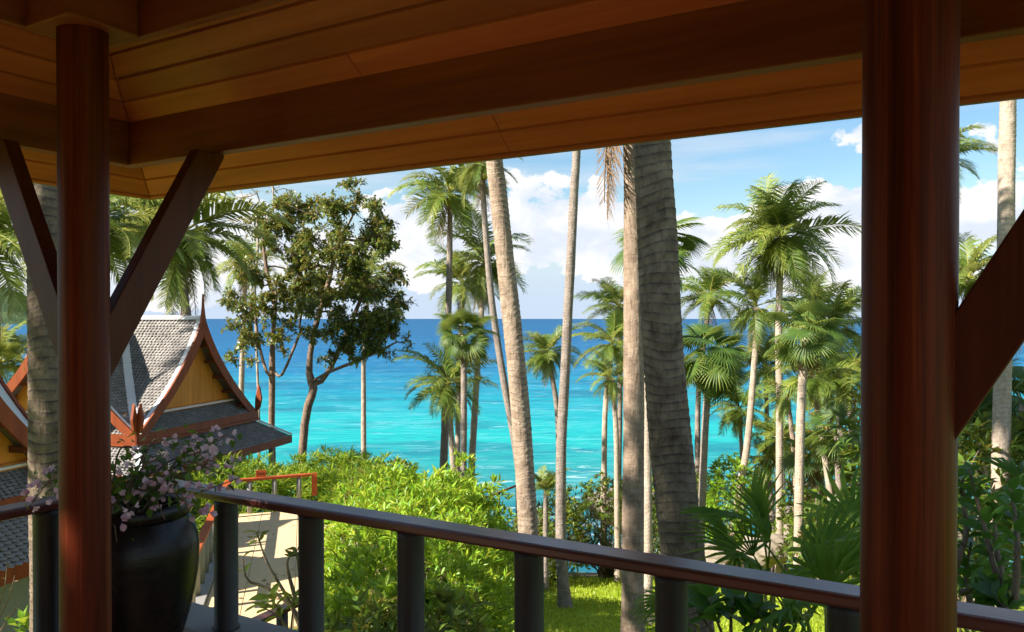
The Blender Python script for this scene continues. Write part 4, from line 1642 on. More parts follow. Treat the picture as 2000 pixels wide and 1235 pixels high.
palm('dark coconut palm above the right brace', [(1880, 900, 27), (1884, 700, 27), (1892, 548, 27)], (.28, .18), 2.01, 24, 31, mat='bark_grey', tmin=-50)
palm('coconut palm at the right frame edge, low behind the brace', [(2040, 900, 26), (2030, 700, 26), (2010, 610, 26)], (.28, .18), 1.9, 20, 32, mat='bark_grey', tmin=-50)
palm('fan palm with a shaggy brown skirt below the right brace', [(1918, 930, 17), (1922, 860, 17), (1924, 770, 17)], (.26, .22), .62, 22, 33, 'fan', 'bark_pale', tmin=-50, dead=14)
palm('pale-leaved fan palm at the right frame edge below the brace', [(2010, 930, 16), (2005, 860, 16), (2000, 790, 16)], (.26, .22), .66, 20, 34, 'fan', 'bark_pale', tmin=-60, dead=8)

palm('shaded coconut palm behind the straight trunk of the largest palm', [(1500, 960, 34), (1498, 800, 34), (1494, 720, 34)], (.24, .17), 2.1, 20, 52, mat='bark_grey', tmin=-55)
palm('coconut palm filling the gap beside the right column at mid height', [(1668, 980, 27), (1664, 850, 27), (1656, 745, 27)], (.24, .17), 1.9, 20, 53, mat='bark_grey', tmin=-55)
palm('young fan palm below the bright fan palm, among yellow leaves', [(1640, 960, 22), (1638, 900, 22), (1636, 852, 22)], (.2, .17), .6, 20, 54, 'fan', 'bark_grey', tmin=-40, dead=3)
palm('young coconut palm in the undergrowth left of the bright fan palm', [(1530, 950, 29), (1528, 900, 29), (1526, 858, 29)], (.2, .16), 1.5, 16, 55, mat='bark_grey', tmin=-35)
# left side, behind the house and the columns
palm('big coconut palm behind the house ridge, right of the left column', [(366, 640, 27), (362, 600, 27), (352, 462, 27)], (.36, .26), 3.5, 30, 35, mat='bark_grey', tmin=-58, meshes=NR, nuts=4)
palm('coconut palm with yellow fronds behind the left column', [(180, 720, 22), (182, 600, 22), (186, 452, 22)], (.36, .26), 2.7, 26, 36, mat='bark_grey', tmin=-50, meshes=NR, dead=1)
palm('coconut palm with brown dead fronds at the left frame edge', [(-60, 800, 14), (-52, 650, 14), (-40, 470, 14)], (.34, .26), 2.2, 20, 37, mat='bark_grey', tmin=-45, meshes=NR, dead=4)
palm('low young coconut palm at the left edge above the near house roof', [(-10, 800, 24), (-5, 760, 24), (0, 712, 24)], (.24, .2), 1.9, 18, 38, mat='bark_grey', tmin=-30, meshes=NR)
palm('thin straight palm trunk in the water view, crown within the leafy tree', [(710, 890, 40), (710, 780, 40), (711, 680, 40), (722, 540, 40)], (.30, .2), 2.1, 18, 39, mat='bark_pale', tmin=-50)
palm('coconut palm tops behind the leafy tree, at its left', [(470, 800, 38), (475, 650, 38), (480, 520, 38)], (.30, .2), 2.4, 18, 40, mat='bark_pale', tmin=-50)
palm('little palm tuft between hedge and slim bent trunk', [(1066, 1010, 24), (1066, 985, 24), (1066, 960, 24)], (.16, .14), .85, 14, 41, mat='bark_grey', tmin=25)


# ------------------------------------------------------------------ bushes
def rand_dirs(rng, n):
    v = rng.normal(0, 1, (n, 3))
    return v / np.linalg.norm(v, axis=1, keepdims=True)


A3 = np.array([[FW.x, FW.y, 0], [RT.x, RT.y, 0], [0, 0, 1.0]])     # rows: d, l, z axes


def blob_points(blobs, per_m2, rng, shell=(.86, 1.05), zmin=-99.0):
    """blobs: (d, l, z, rd, rl, rz) - points near the outer surface of the union"""
    P, Nn = [], []
    B = np.array(blobs, float)
    for i, b in enumerate(B):
        area = 4 * math.pi * ((b[3] * b[4]) ** 1.6 + (b[3] * b[5]) ** 1.6 + (b[4] * b[5]) ** 1.6) ** (1 / 1.6) / 3 ** (1 / 1.6)
        n = int(area * per_m2)
        u = rand_dirs(rng, n)
        u = u[u[:, 2] > -.55]
        bumps = 1 + .16 * np.sin(u[:, 0] * 7 + i) * np.sin(u[:, 1] * 6 + 2 * i) + .09 * np.sin(u[:, 2] * 11 + u[:, 0] * 9)
        s = rng.uniform(shell[0], shell[1], len(u)) * bumps
        q = b[:3] + u * b[3:] * s[:, None]
        keep = q[:, 2] > zmin
        for j, c in enumerate(B):
            if j != i:
                keep &= (((q - c[:3]) / c[3:]) ** 2).sum(1) > .72
        nn = u / b[3:]
        nn /= np.linalg.norm(nn, axis=1, keepdims=True)
        P.append(q[keep])
        Nn.append(nn[keep])
    P, Nn = np.concatenate(P), np.concatenate(Nn)
    return P @ A3, Nn @ A3


def rosettes(P, Nn, k, spread, rng):
    """k leaves round each point"""
    n = len(P)
    ax = Nn * .7 + np.array([0, 0, .7]) + rng.normal(0, .3, (n, 3))
    ax /= np.linalg.norm(ax, axis=1, keepdims=True)
    Fm = frames(ax, np.tile([.3, .5, .1], (n, 1)))
    pos, dirs = [], []
    for j in range(k):
        a = rng.uniform(0, 6.28, n) if k < 3 else (j * 6.283 / k + rng.uniform(-.4, .4, n))
        t = rng.uniform(spread[0], spread[1], n)
        d = Fm[:, :, 0] * np.cos(t)[:, None] + (Fm[:, :, 1] * np.cos(a)[:, None] + Fm[:, :, 2] * np.sin(a)[:, None]) * np.sin(t)[:, None]
        pos.append(P)
        dirs.append(d)
    return np.concatenate(pos), np.concatenate(dirs)


def twig_net(T, base, tips, rng, r0=.03, mat='twig', name='stem', n=7, bendy=.25):
    for tip in tips:
        b = Vector(base) + Vector((rng.normal(0, .12), rng.normal(0, .12), 0))
        m1 = b.lerp(Vector(tip), .4) + Vector(rng.normal(0, bendy, 3))
        m2 = b.lerp(Vector(tip), .75) + Vector(rng.normal(0, bendy * .6, 3))
        C_ = catmull([b, m1, m2, Vector(tip)], n)
        MB().tube(C_, [r0 * (1 - .75 * i / n) for i in range(n + 1)], 6).build(name, M[mat], T, smooth=True)


def bush(label, blobs, per_m2, k, ln, wd, mat, seed, spread=(.5, 1.2), tint=.5, twigs=6, tv=LEAF_V, tf=LEAF_F, inner=.35, name='shrub', cat='shrub', group=None, r0=.03, twig_mat='twig', core=True):
    rng = np.random.default_rng(seed)
    b0 = np.array(blobs[0])
    gz = G(b0[0], b0[1])
    T = thing(name, CW(b0[0], b0[1], gz), label, cat, group)
    P, Nn = blob_points(blobs, per_m2, rng)
    t_out = np.full(len(P), tint) + rng.normal(0, .14, len(P))
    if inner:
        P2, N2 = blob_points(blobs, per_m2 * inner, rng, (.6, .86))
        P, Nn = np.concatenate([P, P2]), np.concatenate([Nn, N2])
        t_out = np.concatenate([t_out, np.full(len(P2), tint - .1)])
    pos, dirs = rosettes(P, Nn, k, spread, rng)
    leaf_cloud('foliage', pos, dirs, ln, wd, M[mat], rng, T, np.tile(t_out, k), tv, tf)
    for b in blobs:
        base = CW(b[0], b[1], G(b[0], b[1]) - .05)
        tips = []
        for i in range(twigs):
            u = rand_dirs(rng, 1)[0]
            u[2] = abs(u[2])
            kk = rng.uniform(.75, 1.12)
            tips.append(CW(b[0] + u[0] * b[3] * kk, b[1] + u[1] * b[4] * kk, b[2] + u[2] * b[5] * kk))
        twig_net(T, base, tips, rng, r0, twig_mat)
    return T


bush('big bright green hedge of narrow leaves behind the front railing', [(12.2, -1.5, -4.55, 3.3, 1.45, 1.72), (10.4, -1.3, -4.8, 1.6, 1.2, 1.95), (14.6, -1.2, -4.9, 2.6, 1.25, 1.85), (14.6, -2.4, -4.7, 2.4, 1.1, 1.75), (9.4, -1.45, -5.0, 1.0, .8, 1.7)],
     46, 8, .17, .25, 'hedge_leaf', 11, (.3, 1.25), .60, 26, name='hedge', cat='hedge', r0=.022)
bush('fine-leaved light green bamboo hedge behind the far walkway handrail', [(22.6, -7.4, -5.75, 1.4, 1.7, 1.5), (22.8, -5.2, -5.45, 1.5, 1.7, 1.45), (21.5, -3.9, -5.5, 1.3, 1.2, 1.3), (22.4, -9.4, -6.0, 1.4, 1.6, 1.5)],
     44, 8, .26, .10, 'hedge_leaf', 12, (.3, 1.4), .45, 8, name='hedge', cat='hedge')
bush('darker broad-leaved shrub on the skyline of the hedge, left of the palm group', [(19.5, -3.1, -5.5, 1.4, 1.2, 1.75), (19.0, -1.5, -5.75, 1.3, 1.2, 1.75)],
     36, 7, .20, .36, 'shrub_leaf', 13, (.5, 1.3), .4, 8)
bush('sparse leafy shrub with brown twigs at the lawn edge, left of the slim bent trunk', [(26.5, 1.6, -7.6, 1.2, .9, 1.6), (25.2, .7, -7.6, 1.0, .9, 1.4)], 30, 6, .18, .3, 'yellow_leaf', 14, (.5, 1.3), .12, 40, r0=.018)
bush('twiggy shrub at the lawn edge between the slim trunk and the mottled trunk', [(28.0, 3.4, -7.5, 1.4, 1.5, 1.75), (27.2, 4.6, -7.7, 1.2, 1.2, 1.5)], 32, 6, .17, .34, 'shrub_leaf', 15, (.5, 1.3), .40, 70, r0=.018)
bush('green climbing shrub at the shore behind the thickest trunk', [(30, 6.4, -7.2, 1.2, 1.3, 1.4), (30, 5.2, -7.4, 1.2, 1.2, 1.3)], 30, 6, .18, .36, 'shrub_leaf', 16, (.5, 1.3), .5, 26, r0=.02)
bush('bright green shrub over the surf, left of the leaning pale trunk', [(27.5, 7.6, -6.0, 1.1, .85, 1.1), (27.0, 7.2, -7.2, 1.1, .9, 1.1)], 26, 6, .18, .38, 'hedge_leaf', 17, (.5, 1.3), .4, 14, r0=.02)
bush('yellow and orange leaved almond tree beside the right column', [(30, 12.4, -2.9, 1.2, 1.1, 1.4), (31, 13.2, -4.4, 1.4, 1.3, 1.5), (30, 11.0, -5.2, 1.2, 1.1, 1.0)], 12, 5, .24, .5, 'yellow_leaf', 18, (.7, 1.5), .62, 12, name='almond_tree', cat='tree', r0=.05)
bush('loose yellow-green bush above the rocks, behind the right palms', [(33, 9.6, -7.6, 1.2, 1.6, 1.1), (34, 12.2, -7.0, 1.4, 1.8, 1.4), (28, 10.8, -7.6, 1.2, 1.4, 1.2)], 12, 5, .22, .46, 'yellow_leaf', 19, (.7, 1.5), .4, 12, r0=.03)
bush('dense green undergrowth around the low fan palm at the right', [(24, 9.6, -6.4, 1.4, 1.3, 1.3), (21, 8.6, -6.2, 1.2, 1.1, 1.2), (22, 10.8, -5.2, 1.4, 1.3, 1.6)], 20, 6, .22, .34, 'shrub_leaf', 20, (.5, 1.3), .4, 8)
bush('green shrub mass behind the right column and brace', [(15, 8.4, -3.6, 1.6, 1.8, 1.7), (14, 10.4, -3.2, 1.6, 1.8, 1.8), (20, 11.5, -4.6, 2.0, 1.8, 2.0)], 18, 6, .24, .34, 'shrub_leaf', 21, (.5, 1.3), .35, 8)
bush('leafy shrub beside the thai house, under the tree', [(29, -8.4, -7.2, 1.6, 1.8, 1.7), (30, -5.8, -7.3, 1.6, 1.8, 1.8)], 22, 6, .2, .34, 'hedge_leaf', 22, (.5, 1.3), .3, 8)
bush('small green plant at the bottom left corner below the terrace', [(8.2, -5.0, -3.75, .35, .35, .6)], 70, 6, .14, .4, 'hedge_leaf', 23, (.5, 1.3), .5, 6, r0=.012)
bush('dark green shrub under the terrace between the railing posts, before the hedge', [(7.9, -1.45, -4.0, .7, .55, 1.1), (8.3, -.65, -4.2, .7, .55, 1.1)], 50, 7, .19, .28, 'shrub_leaf', 24, (.5, 1.3), .45, 14, r0=.014)


# ------------------------------------------------------------------ broadleaf trees
def grow_tree(label, trunk, forks, discs, d, seed, r_twig, leaf_len, leaf_n, mat='tree_leaf', bark='tree_bark', depth=1.6, name='broadleaf_tree', tint=.42, base_drop=True, twigs_per=9, maxr=.25):
    tint = tint + .16
    rng = np.random.default_rng(seed)
    nodes, par = [], []

    def add_path(px_path, start=None):
        prev = start
        for p in px_path:
            nodes.append(p)
            par.append(prev)
            prev = len(nodes) - 1
        return prev
    tp = [W(px, py, d + dd) for px, py, dd in trunk]
    base = tp[0].copy()
    l = base.dot(RT)
    base.z = min(base.z - .1, G(d, l) - .1)
    T = thing(name, base, label, 'tree')
    add_path([base] + catmull(tp, 10))
    for fk in forks:
        pts = [W(px, py, d + dd) for px, py, dd in fk]
        i0 = min(range(len(nodes)), key=lambda i: (nodes[i] - pts[0]).length)
        add_path(catmull([nodes[i0]] + pts, 8)[1:], i0)
    clusters = []
    for px, py, r in discs:
        m = max(1, int(round((r / 21.0) ** 2)))
        for _ in range(m):
            a, q = rng.uniform(0, 6.28), math.sqrt(rng.random()) * max(0, r - 14)
            c = W(px + q * math.cos(a), py + q * math.sin(a), d + rng.uniform(-depth, depth))
            clusters.append((c, min(r, 26) / FOC * d * rng.uniform(.8, 1.35)))
    clusters.sort(key=lambda c: min((c[0] - n).length for n in nodes))
    tips = []
    for c, r in clusters:
        best = min(range(len(nodes)), key=lambda i: (nodes[i] - c).length + .55 * max(0, nodes[i].z - c.z))
        s = nodes[best]
        m = s.lerp(c, .5) + Vector(rng.normal(0, .13 * (c - s).length, 3)) - Vector((0, 0, .06 * (c - s).length))
        path = catmull([s, m, c], 4)[1:]
        e = add_path(path, best)
        tips.append((e, c, r))
    cnt = [0.0] * len(nodes)
    for e, _, _ in tips:
        cnt[e] += 1
    for i in range(len(nodes) - 1, -1, -1):
        if par[i] is not None:
            cnt[par[i]] += cnt[i] if cnt[i] else .3
    rr = [min(maxr, r_twig * max(1, c) ** .5) for c in cnt]
    # chains -> tubes: the trunk, then each branch as its own part
    kids = {}
    for i, p in enumerate(par):
        kids.setdefault(p, []).append(i)
    stack = [(0, None)]
    first = True
    small = MB()
    while stack:
        s, pfrom = stack.pop()
        ch = [s]
        while kids.get(ch[-1]):
            ks = sorted(kids[ch[-1]], key=lambda k: -cnt[k])
            for k in ks[1:]:
                stack.append((k, ch[-1]))
            ch.append(ks[0])
        idx = ([pfrom] if pfrom is not None else []) + ch
        if len(idx) < 2:
            continue
        rad_ = [rr[i] for i in idx]
        if pfrom is not None:
            rad_[0] = rad_[1] * 1.15
        for q in range(1, len(rad_)):
            rad_[q] = max(rad_[q], rad_[q - 1] * .84)
        pts = [nodes[i] for i in idx]
        if first:
            rad_[0] *= 1.35
            MB().tube(pts, rad_, 12).build('trunk', M[bark], T, smooth=True)
            first = False
        elif max(rad_) > .06:
            MB().tube(pts, rad_, 8).build('branch', M[bark], T, smooth=True)
        else:
            small.tube(pts, rad_, 5)
    P, D_, tn = [], [], []
    tot = sum(r * r for _, _, r in tips) or 1
    for e, c, r in tips:
        for _ in range(twigs_per):
            u = rand_dirs(rng, 1)[0] * r * rng.uniform(.5, 1.15)
            u[2] *= .75
            t_ = c + Vector(u)
            mid = c.lerp(t_, .5) + Vector(rng.normal(0, .04, 3))
            small.tube([c, mid, t_], [.014, .010, .005], 4, False)
            n = max(0, int(round(leaf_n * r * r / tot / twigs_per)))
            for _ in range(n):
                f = rng.uniform(.25, 1.1)
                p = np.array(c.lerp(t_, f)) + rng.normal(0, .055, 3)
                dd_ = u / (np.linalg.norm(u) + 1e-6) * .5 + rng.normal(0, .6, 3) + np.array([0, 0, -.1])
                P.append(p)
                D_.append(dd_)
                tn.append(tint + rng.normal(0, .16))
    o = small.build('twigs', M[bark], T)
    o['kind'] = 'stuff'
    if P:
        leaf_cloud('crown', np.array(P), np.array(D_), leaf_len, .48, M[mat], rng, T, np.array(tn), LEAF2_V, LEAF2_F, tspread=.3)
    return T


grow_tree('leafy tree with several stems, its base just right of the thai house roof', [(532, 905, 0), (530, 830, 0), (531, 760, 0), (532, 680, .1), (537, 600, .2), (540, 540, .2)],
          [[(522, 730, .3), (505, 670, .5), (498, 600, .6)], [(548, 735, -.3), (570, 690, -.5), (590, 640, -.8)], [(528, 560, .6), (515, 480, .8), (520, 420, .9)]],
          [(560, 405, 42), (520, 450, 46), (575, 470, 60), (500, 520, 40), (560, 545, 55), (520, 590, 40), (480, 610, 28), (590, 600, 45), (500, 660, 30), (470, 665, 25), (560, 650, 32), (610, 420, 40), (600, 535, 50), (455, 640, 24), (462, 585, 30), (470, 525, 28), (450, 700, 18), (490, 705, 16), (555, 690, 16)],
          33, 31, .017, .18, 21000, maxr=.19)
grow_tree('leafy tree with a crooked trunk in front of the water, wide crown', [(590, 885, 0), (597, 810, 0), (608, 775, -.1), (612, 755, 0), (604, 735, 0), (606, 690, .2), (618, 630, .2), (640, 560, 0)],
          [[(640, 728, -.4), (690, 708, -.7), (740, 686, -.9), (775, 668, -.9)], [(628, 745, .2), (660, 690, .3), (690, 620, .4), (715, 560, .4)], [(660, 480, .4), (690, 420, .4), (700, 375, .4)]],
          [(690, 375, 32), (668, 420, 40), (720, 430, 45), (645, 470, 55), (700, 490, 60), (750, 470, 40), (660, 540, 65), (720, 555, 60), (770, 540, 30), (640, 600, 55), (700, 615, 60), (752, 610, 40), (660, 660, 45), (720, 660, 45), (765, 655, 34), (795, 660, 14), (620, 655, 30), (770, 590, 26), (640, 400, 25), (760, 690, 16), (700, 700, 16), (645, 690, 20), (800, 675, 10)],
          31, 32, .017, .175, 29000, maxr=.22)
grow_tree('bare pale branched tree reaching the eave, behind the leafy tree', [(505, 800, 0), (500, 650, 0), (498, 560, 0), (505, 470, 0), (500, 400, 0)],
          [[(515, 440, 0), (540, 400, 0), (575, 372, 0)], [(497, 450, 0), (480, 400, 0), (470, 370, 0)], [(530, 420, 0), (535, 385, 0), (530, 350, 0)], [(600, 400, 0), (640, 385, 0)]],
          [(575, 372, 22), (540, 372, 22), (500, 372, 22), (470, 385, 18), (620, 385, 20), (455, 430, 20)],
          37, 33, .022, .12, 160, bark='bark_pale', maxr=.14, twigs_per=9)
# unseen trees by the terrace, added to shade the near trunk, jar and hedge
def added_shade_tree(c, r, seed, label, h):
    rng = np.random.default_rng(seed)
    T = thing('added_shade_tree', (c[0], c[1], -2.9), label, 'tree')
    MB().tube(catmull([Vector((c[0], c[1], -3.0)), Vector((c[0] + .3, c[1] + .2, h * .4)), Vector((c[0], c[1], h))], 10), [.3 - .018 * i for i in range(11)], 10).build('trunk', M['tree_bark'], T, smooth=True)
    nl_ = int(270 * r * r)
    u = rand_dirs(rng, nl_) * (rng.random((nl_, 1)) ** .4)
    P = np.array([c[0], c[1], h]) + u * np.array([r, r, r * .75])
    leaf_cloud('crown', P, rng.normal(0, 1, (len(P), 3)), .42, .5, M['tree_leaf'], rng, T, None, LEAF2_V, LEAF2_F)


added_shade_tree((-10.6, -5.6), 4.4, 61, 'unseen broad tree added behind the terrace for its shade', 9.4)
added_shade_tree((-11.4, 1.2), 1.55, 63, 'unseen small round tree added left of the terrace to shade the hedge', 2.1)
added_shade_tree((-8.4, -2.6), 3.3, 62, 'unseen smaller tree added beside the terrace to shade the near trunk', 9.6)


# ------------------------------------------------------------------ lawn, rocks
def lawn():
    rng = np.random.default_rng(71)
    n = 26000
    d = rng.uniform(12.5, 29, n)
    l = rng.uniform(-1.5, 8.5, n)
    z = ground_z(d, l)
    P = np.stack([d, l, z - .02], 1) @ A3
    dirs = rng.normal(0, .5, (n, 3)) + np.array([0, 0, 1.0])
    leaf_cloud('lawn_grass', P, dirs, .13, .28, M['grass'], rng, None, np.full(n, .5), LEAF2_V, LEAF2_F, ups=rng.normal(0, 1, (n, 3)))


M['grass'] = leaf_mat('grass_blade', [(0.0, (0.15, 0.24, 0.016)), (0.5, (0.32, 0.42, 0.03)), (1.0, (0.55, 0.56, 0.06))], 0.4, objvar=0.0)
lawn()


def rock(p, r, seed, label):
    rng = random.Random(seed)
    bm = bmesh.new()
    bmesh.ops.create_icosphere(bm, subdivisions=3, radius=1)
    ph = [rng.uniform(0, 6.28) for _ in range(6)]
    for v in bm.verts:
        n = v.co.normalized()
        k = 1 + .22 * math.sin(n.x * 3 + ph[0]) * math.sin(n.y * 3.4 + ph[1]) + .12 * math.sin(n.z * 6 + ph[2] + n.x * 4) + .06 * math.sin(n.y * 11 + ph[3])
        v.co = Vector((n.x * r[0] * k, n.y * r[1] * k, n.z * r[2] * k))
    me = bpy.data.meshes.new('boulder')
    bm.to_mesh(me)
    bm.free()
    me.materials.append(M['rock'])
    o = put('boulder', me)
    o.location = p
    tag(o, label, 'rock', 'rocks at the shore')


rock(W(1552, 1035, 27), (.7, .6, .8), 1, 'pale boulder at the foot of the largest coconut palm trunk')
rock(W(1496, 1075, 25), (.7, .6, .5), 2, 'low pale boulder left of the largest coconut palm trunk')
rock(W(1400, 1090, 26), (.8, .7, .45), 3, 'low white-grey rock glimpsed left under the near fan leaves')
rock(W(1230, 990, 46), (2.4, 1.4, 1.2), 4, 'dark shore rock behind the mottled trunk')
rock(W(1600, 1010, 30), (1.2, 1.0, .9), 5, 'shaded boulder under the low fan palm')


def fallen():
    rng = np.random.default_rng(77)
    o = CW(13.6, (383 - 1000) / FOC * 13.6, PWZ)
    n = 70
    P = np.array([tuple(o + WD * rng.uniform(-1, 6) + WN * rng.uniform(.2, 3.2) + Vector((0, 0, .012))) for _ in range(n)])
    d = rng.normal(0, 1, (n, 3)) * np.array([1, 1, .05])
    leaf_cloud('fallen_leaves', P, d, .10, .5, M['frond_dead'], rng, None, None, ups=np.tile([0, 0, 1.0], (n, 1)))


fallen()

# ------------------------------------------------------------------ near plants right of the terrace
def big_fan(seed, nseg, spread, split, droop, tilt, petiole=1.1):
    return fan_mesh('fan_leaf', seed, M['fan_near'], nseg, spread, split, petiole, .055, tilt, droop)


BIG = [big_fan(80, 16, 200, .30, .28, -20), big_fan(81, 13, 150, .22, .2, -40), big_fan(82, 15, 220, .26, .30, -10), big_fan(83, 9, 90, .16, .12, -5)]


def aim(o, dir_, roll=0.0):
    d = Vector(dir_).normalized()
    q = d.to_track_quat('X', 'Z')
    o.rotation_euler = (q @ Matrix.Rotation(roll, 3, 'X').to_quaternion()).to_euler()


def fan_plant(label, base, leaves, seed):
    """leaves: (px, py, d of the blade hub, radius, mesh, roll)"""
    rng = random.Random(seed)
    T = thing('fan_leaf_plant', base, label, 'plant', 'big fan-leaved plants beside the terrace')
    for px, py, d, R_, k, roll in leaves:
        hub = W(px, py, d)
        v = hub - base
        me = BIG[k]
        o = put('fan_leaf', me, T)
        pet = 1.1
        # the unit leaf has its hub 1.1 radii along +X: start the blade stalk there and reach down to the base with a stalk
        dirv = v.normalized() * .75 + (RT * (rng.uniform(-.3, .3) + (px - 1560) / 600.0)) + FW * rng.uniform(-.2, .2)
        aim(o, dirv, roll)
        o.scale = (R_, R_, R_)
        dn = dirv.normalized()
        start = hub - dn * pet * R_
        o.location = start - base
        C_ = catmull([base + Vector((rng.uniform(-.05, .05), rng.uniform(-.05, .05), 0)), base.lerp(start, .6) + Vector((0, 0, .12)), start, start + dn * .06], 8)
        MB().tube(C_, [.018 - .001 * i for i in range(9)], 6).build('stalk', M['rachis'], T, smooth=True)
    return T


def gbase(px, d):
    l = (px - 1000) / FOC * d
    return CW(d, l, G(d, l))


fan_plant('near fan plant with dark folded drooping leaves, above the railing right of the thickest trunk', gbase(1500, 6.2), [
    (1470, 1010, 6.2, .52, 1, .4), (1480, 1025, 6.0, .50, 3, 2.8), (1450, 1075, 6.3, .46, 0, -.5), (1520, 1060, 5.9, .50, 1, -2.2), (1470, 1085, 5.8, .42, 3, 1.6), (1500, 1110, 6.2, .45, 0, .2), (1430, 1040, 6.5, .42, 3, .5)], 1)
fan_plant('near fan plant with upright green pleated blades, left of the right column', gbase(1620, 6.0), [
    (1600, 1075, 5.8, .62, 2, .1), (1630, 1100, 5.4, .66, 2, -.5), (1580, 1110, 5.6, .55, 0, .6), (1660, 1010, 6.4, .60, 2, .4), (1670, 1080, 5.9, .55, 0, -.3), (1610, 1160, 5.0, .50, 0, 2.4), (1545, 1180, 5.0, .5, 1, .8), (1690, 960, 6.6, .55, 2, 0)], 2)
fan_plant('fan plant low behind the railing, its leaf pointing left past the mottled trunk', gbase(1330, 6.3), [
    (1300, 1165, 6.0, .36, 0, 1.2), (1345, 1210, 5.8, .36, 1, -.6)], 3)
fan_plant('fan plant with broad dark blades right of the right column', gbase(1985, 6.4), [
    (1960, 965, 6.6, .55, 2, 0), (1990, 930, 6.8, .60, 1, .5), (1925, 1050, 6.2, .50, 0, -.4), (2010, 1010, 6.0, .55, 2, .4), (1900, 1120, 5.8, .42, 0, .3), (1960, 1100, 5.6, .45, 1, 0)], 4)


def leafy_plant(name, label, stems, leaf_len, wd, mat, seed, leaves_per, tv=BROAD_V, tf=BROAD_F, cat='shrub', r0=.014, group=None, gap=.35):
    """stems: lists of (px, py, d) from base up; every leaf is a part"""
    rng = np.random.default_rng(seed)
    b = W(*stems[0][0])
    d0 = stems[0][0][2]
    T = thing(name, b, label, cat, group)
    metas = []
    for k in range(4):
        w = wd * rng.uniform(.85, 1.15)
        t = tv * np.array([1, w, 1.0])
        t[:, 2] += rng.normal(0, .02, len(t))
        metas.append(mesh_np('leaf', t, [tf], M[mat], {'tint': np.clip(rng.normal(.5, .15, len(t)) * 0 + rng.uniform(.25, .8), 0, 1).repeat(1) if False else np.full(len(t), rng.uniform(.25, .8))}))
    for st in stems:
        C_ = catmull([W(*p) for p in st], 10)
        n = len(C_)
        MB().tube(C_, [r0 * (1 - .7 * i / (n - 1)) for i in range(n)], 6).build('stem', M['twig'], T, smooth=True)
        for i in range(leaves_per):
            f = gap + (1 - gap) * (i + rng.random()) / leaves_per
            x = f * (n - 1)
            k = min(int(x), n - 2)
            p = C_[k].lerp(C_[k + 1], x - k)
            t = (C_[k + 1] - C_[k]).normalized()
            a = i * GA + rng.uniform(-.4, .4)
            s = t.cross(Vector((.3, .2, 1))).normalized()
            u = t.cross(s)
            d = (s * math.cos(a) + u * math.sin(a)) + t * rng.uniform(.1, .8) + Vector((0, 0, rng.uniform(-.25, .25)))
            o = put('leaf', metas[int(rng.integers(4))], T)
            o.location = p - origin_of(T)
            aim(o, d, rng.uniform(-.6, .6))
            L_ = leaf_len * rng.uniform(.7, 1.25)
            o.scale = (L_, L_, L_)
    return T


leafy_plant('sea_grape', 'round-leaved sea grape shrub under the handrail, right of the thickest trunk',
            [[(1420, 1260, 5.4), (1400, 1210, 5.4), (1385, 1165, 5.5)], [(1430, 1260, 5.4), (1430, 1200, 5.3), (1440, 1160, 5.3)], [(1410, 1260, 5.5), (1370, 1200, 5.6), (1360, 1150, 5.7)],
             [(1440, 1260, 5.3), (1470, 1220, 5.2), (1490, 1180, 5.2)], [(1500, 1270, 5.2), (1530, 1225, 5.1), (1560, 1200, 5.1)]], .15, .8, 'dark_leaf', 5, 14)
leafy_plant('broad_leaved_shrub', 'branching shrub with broad green leaves right of the right column',
            [[(1975, 1190, 4.6), (1945, 1110, 4.7), (1925, 1030, 4.8), (1905, 960, 4.9), (1895, 915, 4.9)], [(1975, 1190, 4.6), (1950, 1080, 4.8), (1945, 1020, 5.0), (1960, 985, 5.0)],
             [(1880, 1160, 4.8), (1920, 1150, 4.7), (1985, 1152, 4.6)], [(1985, 1190, 4.5), (1990, 1080, 4.5), (1985, 1010, 4.6), (1975, 950, 4.7)], [(1870, 1105, 4.9), (1890, 1040, 5.0), (1880, 960, 5.1), (1885, 930, 5.1)],
             [(1900, 1190, 4.9), (1890, 1120, 5.0), (1900, 1060, 5.0)], [(1995, 1230, 4.4), (1960, 1180, 4.5), (1930, 1160, 4.6)]], .13, .5, 'dark_leaf', 6, 22, r0=.022, gap=.25)
leafy_plant('frangipani', 'nearly bare branching shrub with a few green leaves, before the pale walkway',
            [[(598, 1260, 7.2), (575, 1195, 7.2), (520, 1150, 7.2), (482, 1135, 7.2), (472, 1090, 7.2)]], .12, .42, 'shrub_leaf', 7, 3, r0=.022, gap=.8)
leafy_plant('frangipani', 'thin upright shrub with a leaf tuft beside the second railing post',
            [[(590, 1260, 6.8), (585, 1150, 6.8), (578, 1075, 6.8)], [(590, 1240, 6.8), (560, 1170, 6.8), (520, 1100, 6.8), (500, 1040, 6.8)], [(578, 1180, 6.8), (560, 1110, 6.8), (566, 1085, 6.8)]], .10, .36, 'shrub_leaf', 8, 7, r0=.02, gap=.88)
leafy_plant('green_sapling', 'low sapling with wide pointed leaves over the stair handrail',
            [[(560, 1260, 6.6), (545, 1200, 6.6), (525, 1165, 6.6)], [(565, 1260, 6.6), (570, 1200, 6.6), (575, 1165, 6.6)], [(570, 1260, 6.6), (550, 1215, 6.5), (500, 1180, 6.5)]], .15, .4, 'shrub_leaf', 9, 7, r0=.012, gap=.55)
leafy_plant('dry_twig', 'dry pale twigs at the left edge before the near house wall',
            [[(-20, 1235, 7.6), (10, 1180, 7.6), (26, 1125, 7.6)], [(-20, 1235, 7.6), (5, 1150, 7.6), (12, 1090, 7.6)], [(-20, 1260, 7.6), (20, 1200, 7.6), (34, 1180, 7.6)]], .05, .4, 'frond_dead', 10, 3, r0=.008, cat='twig')


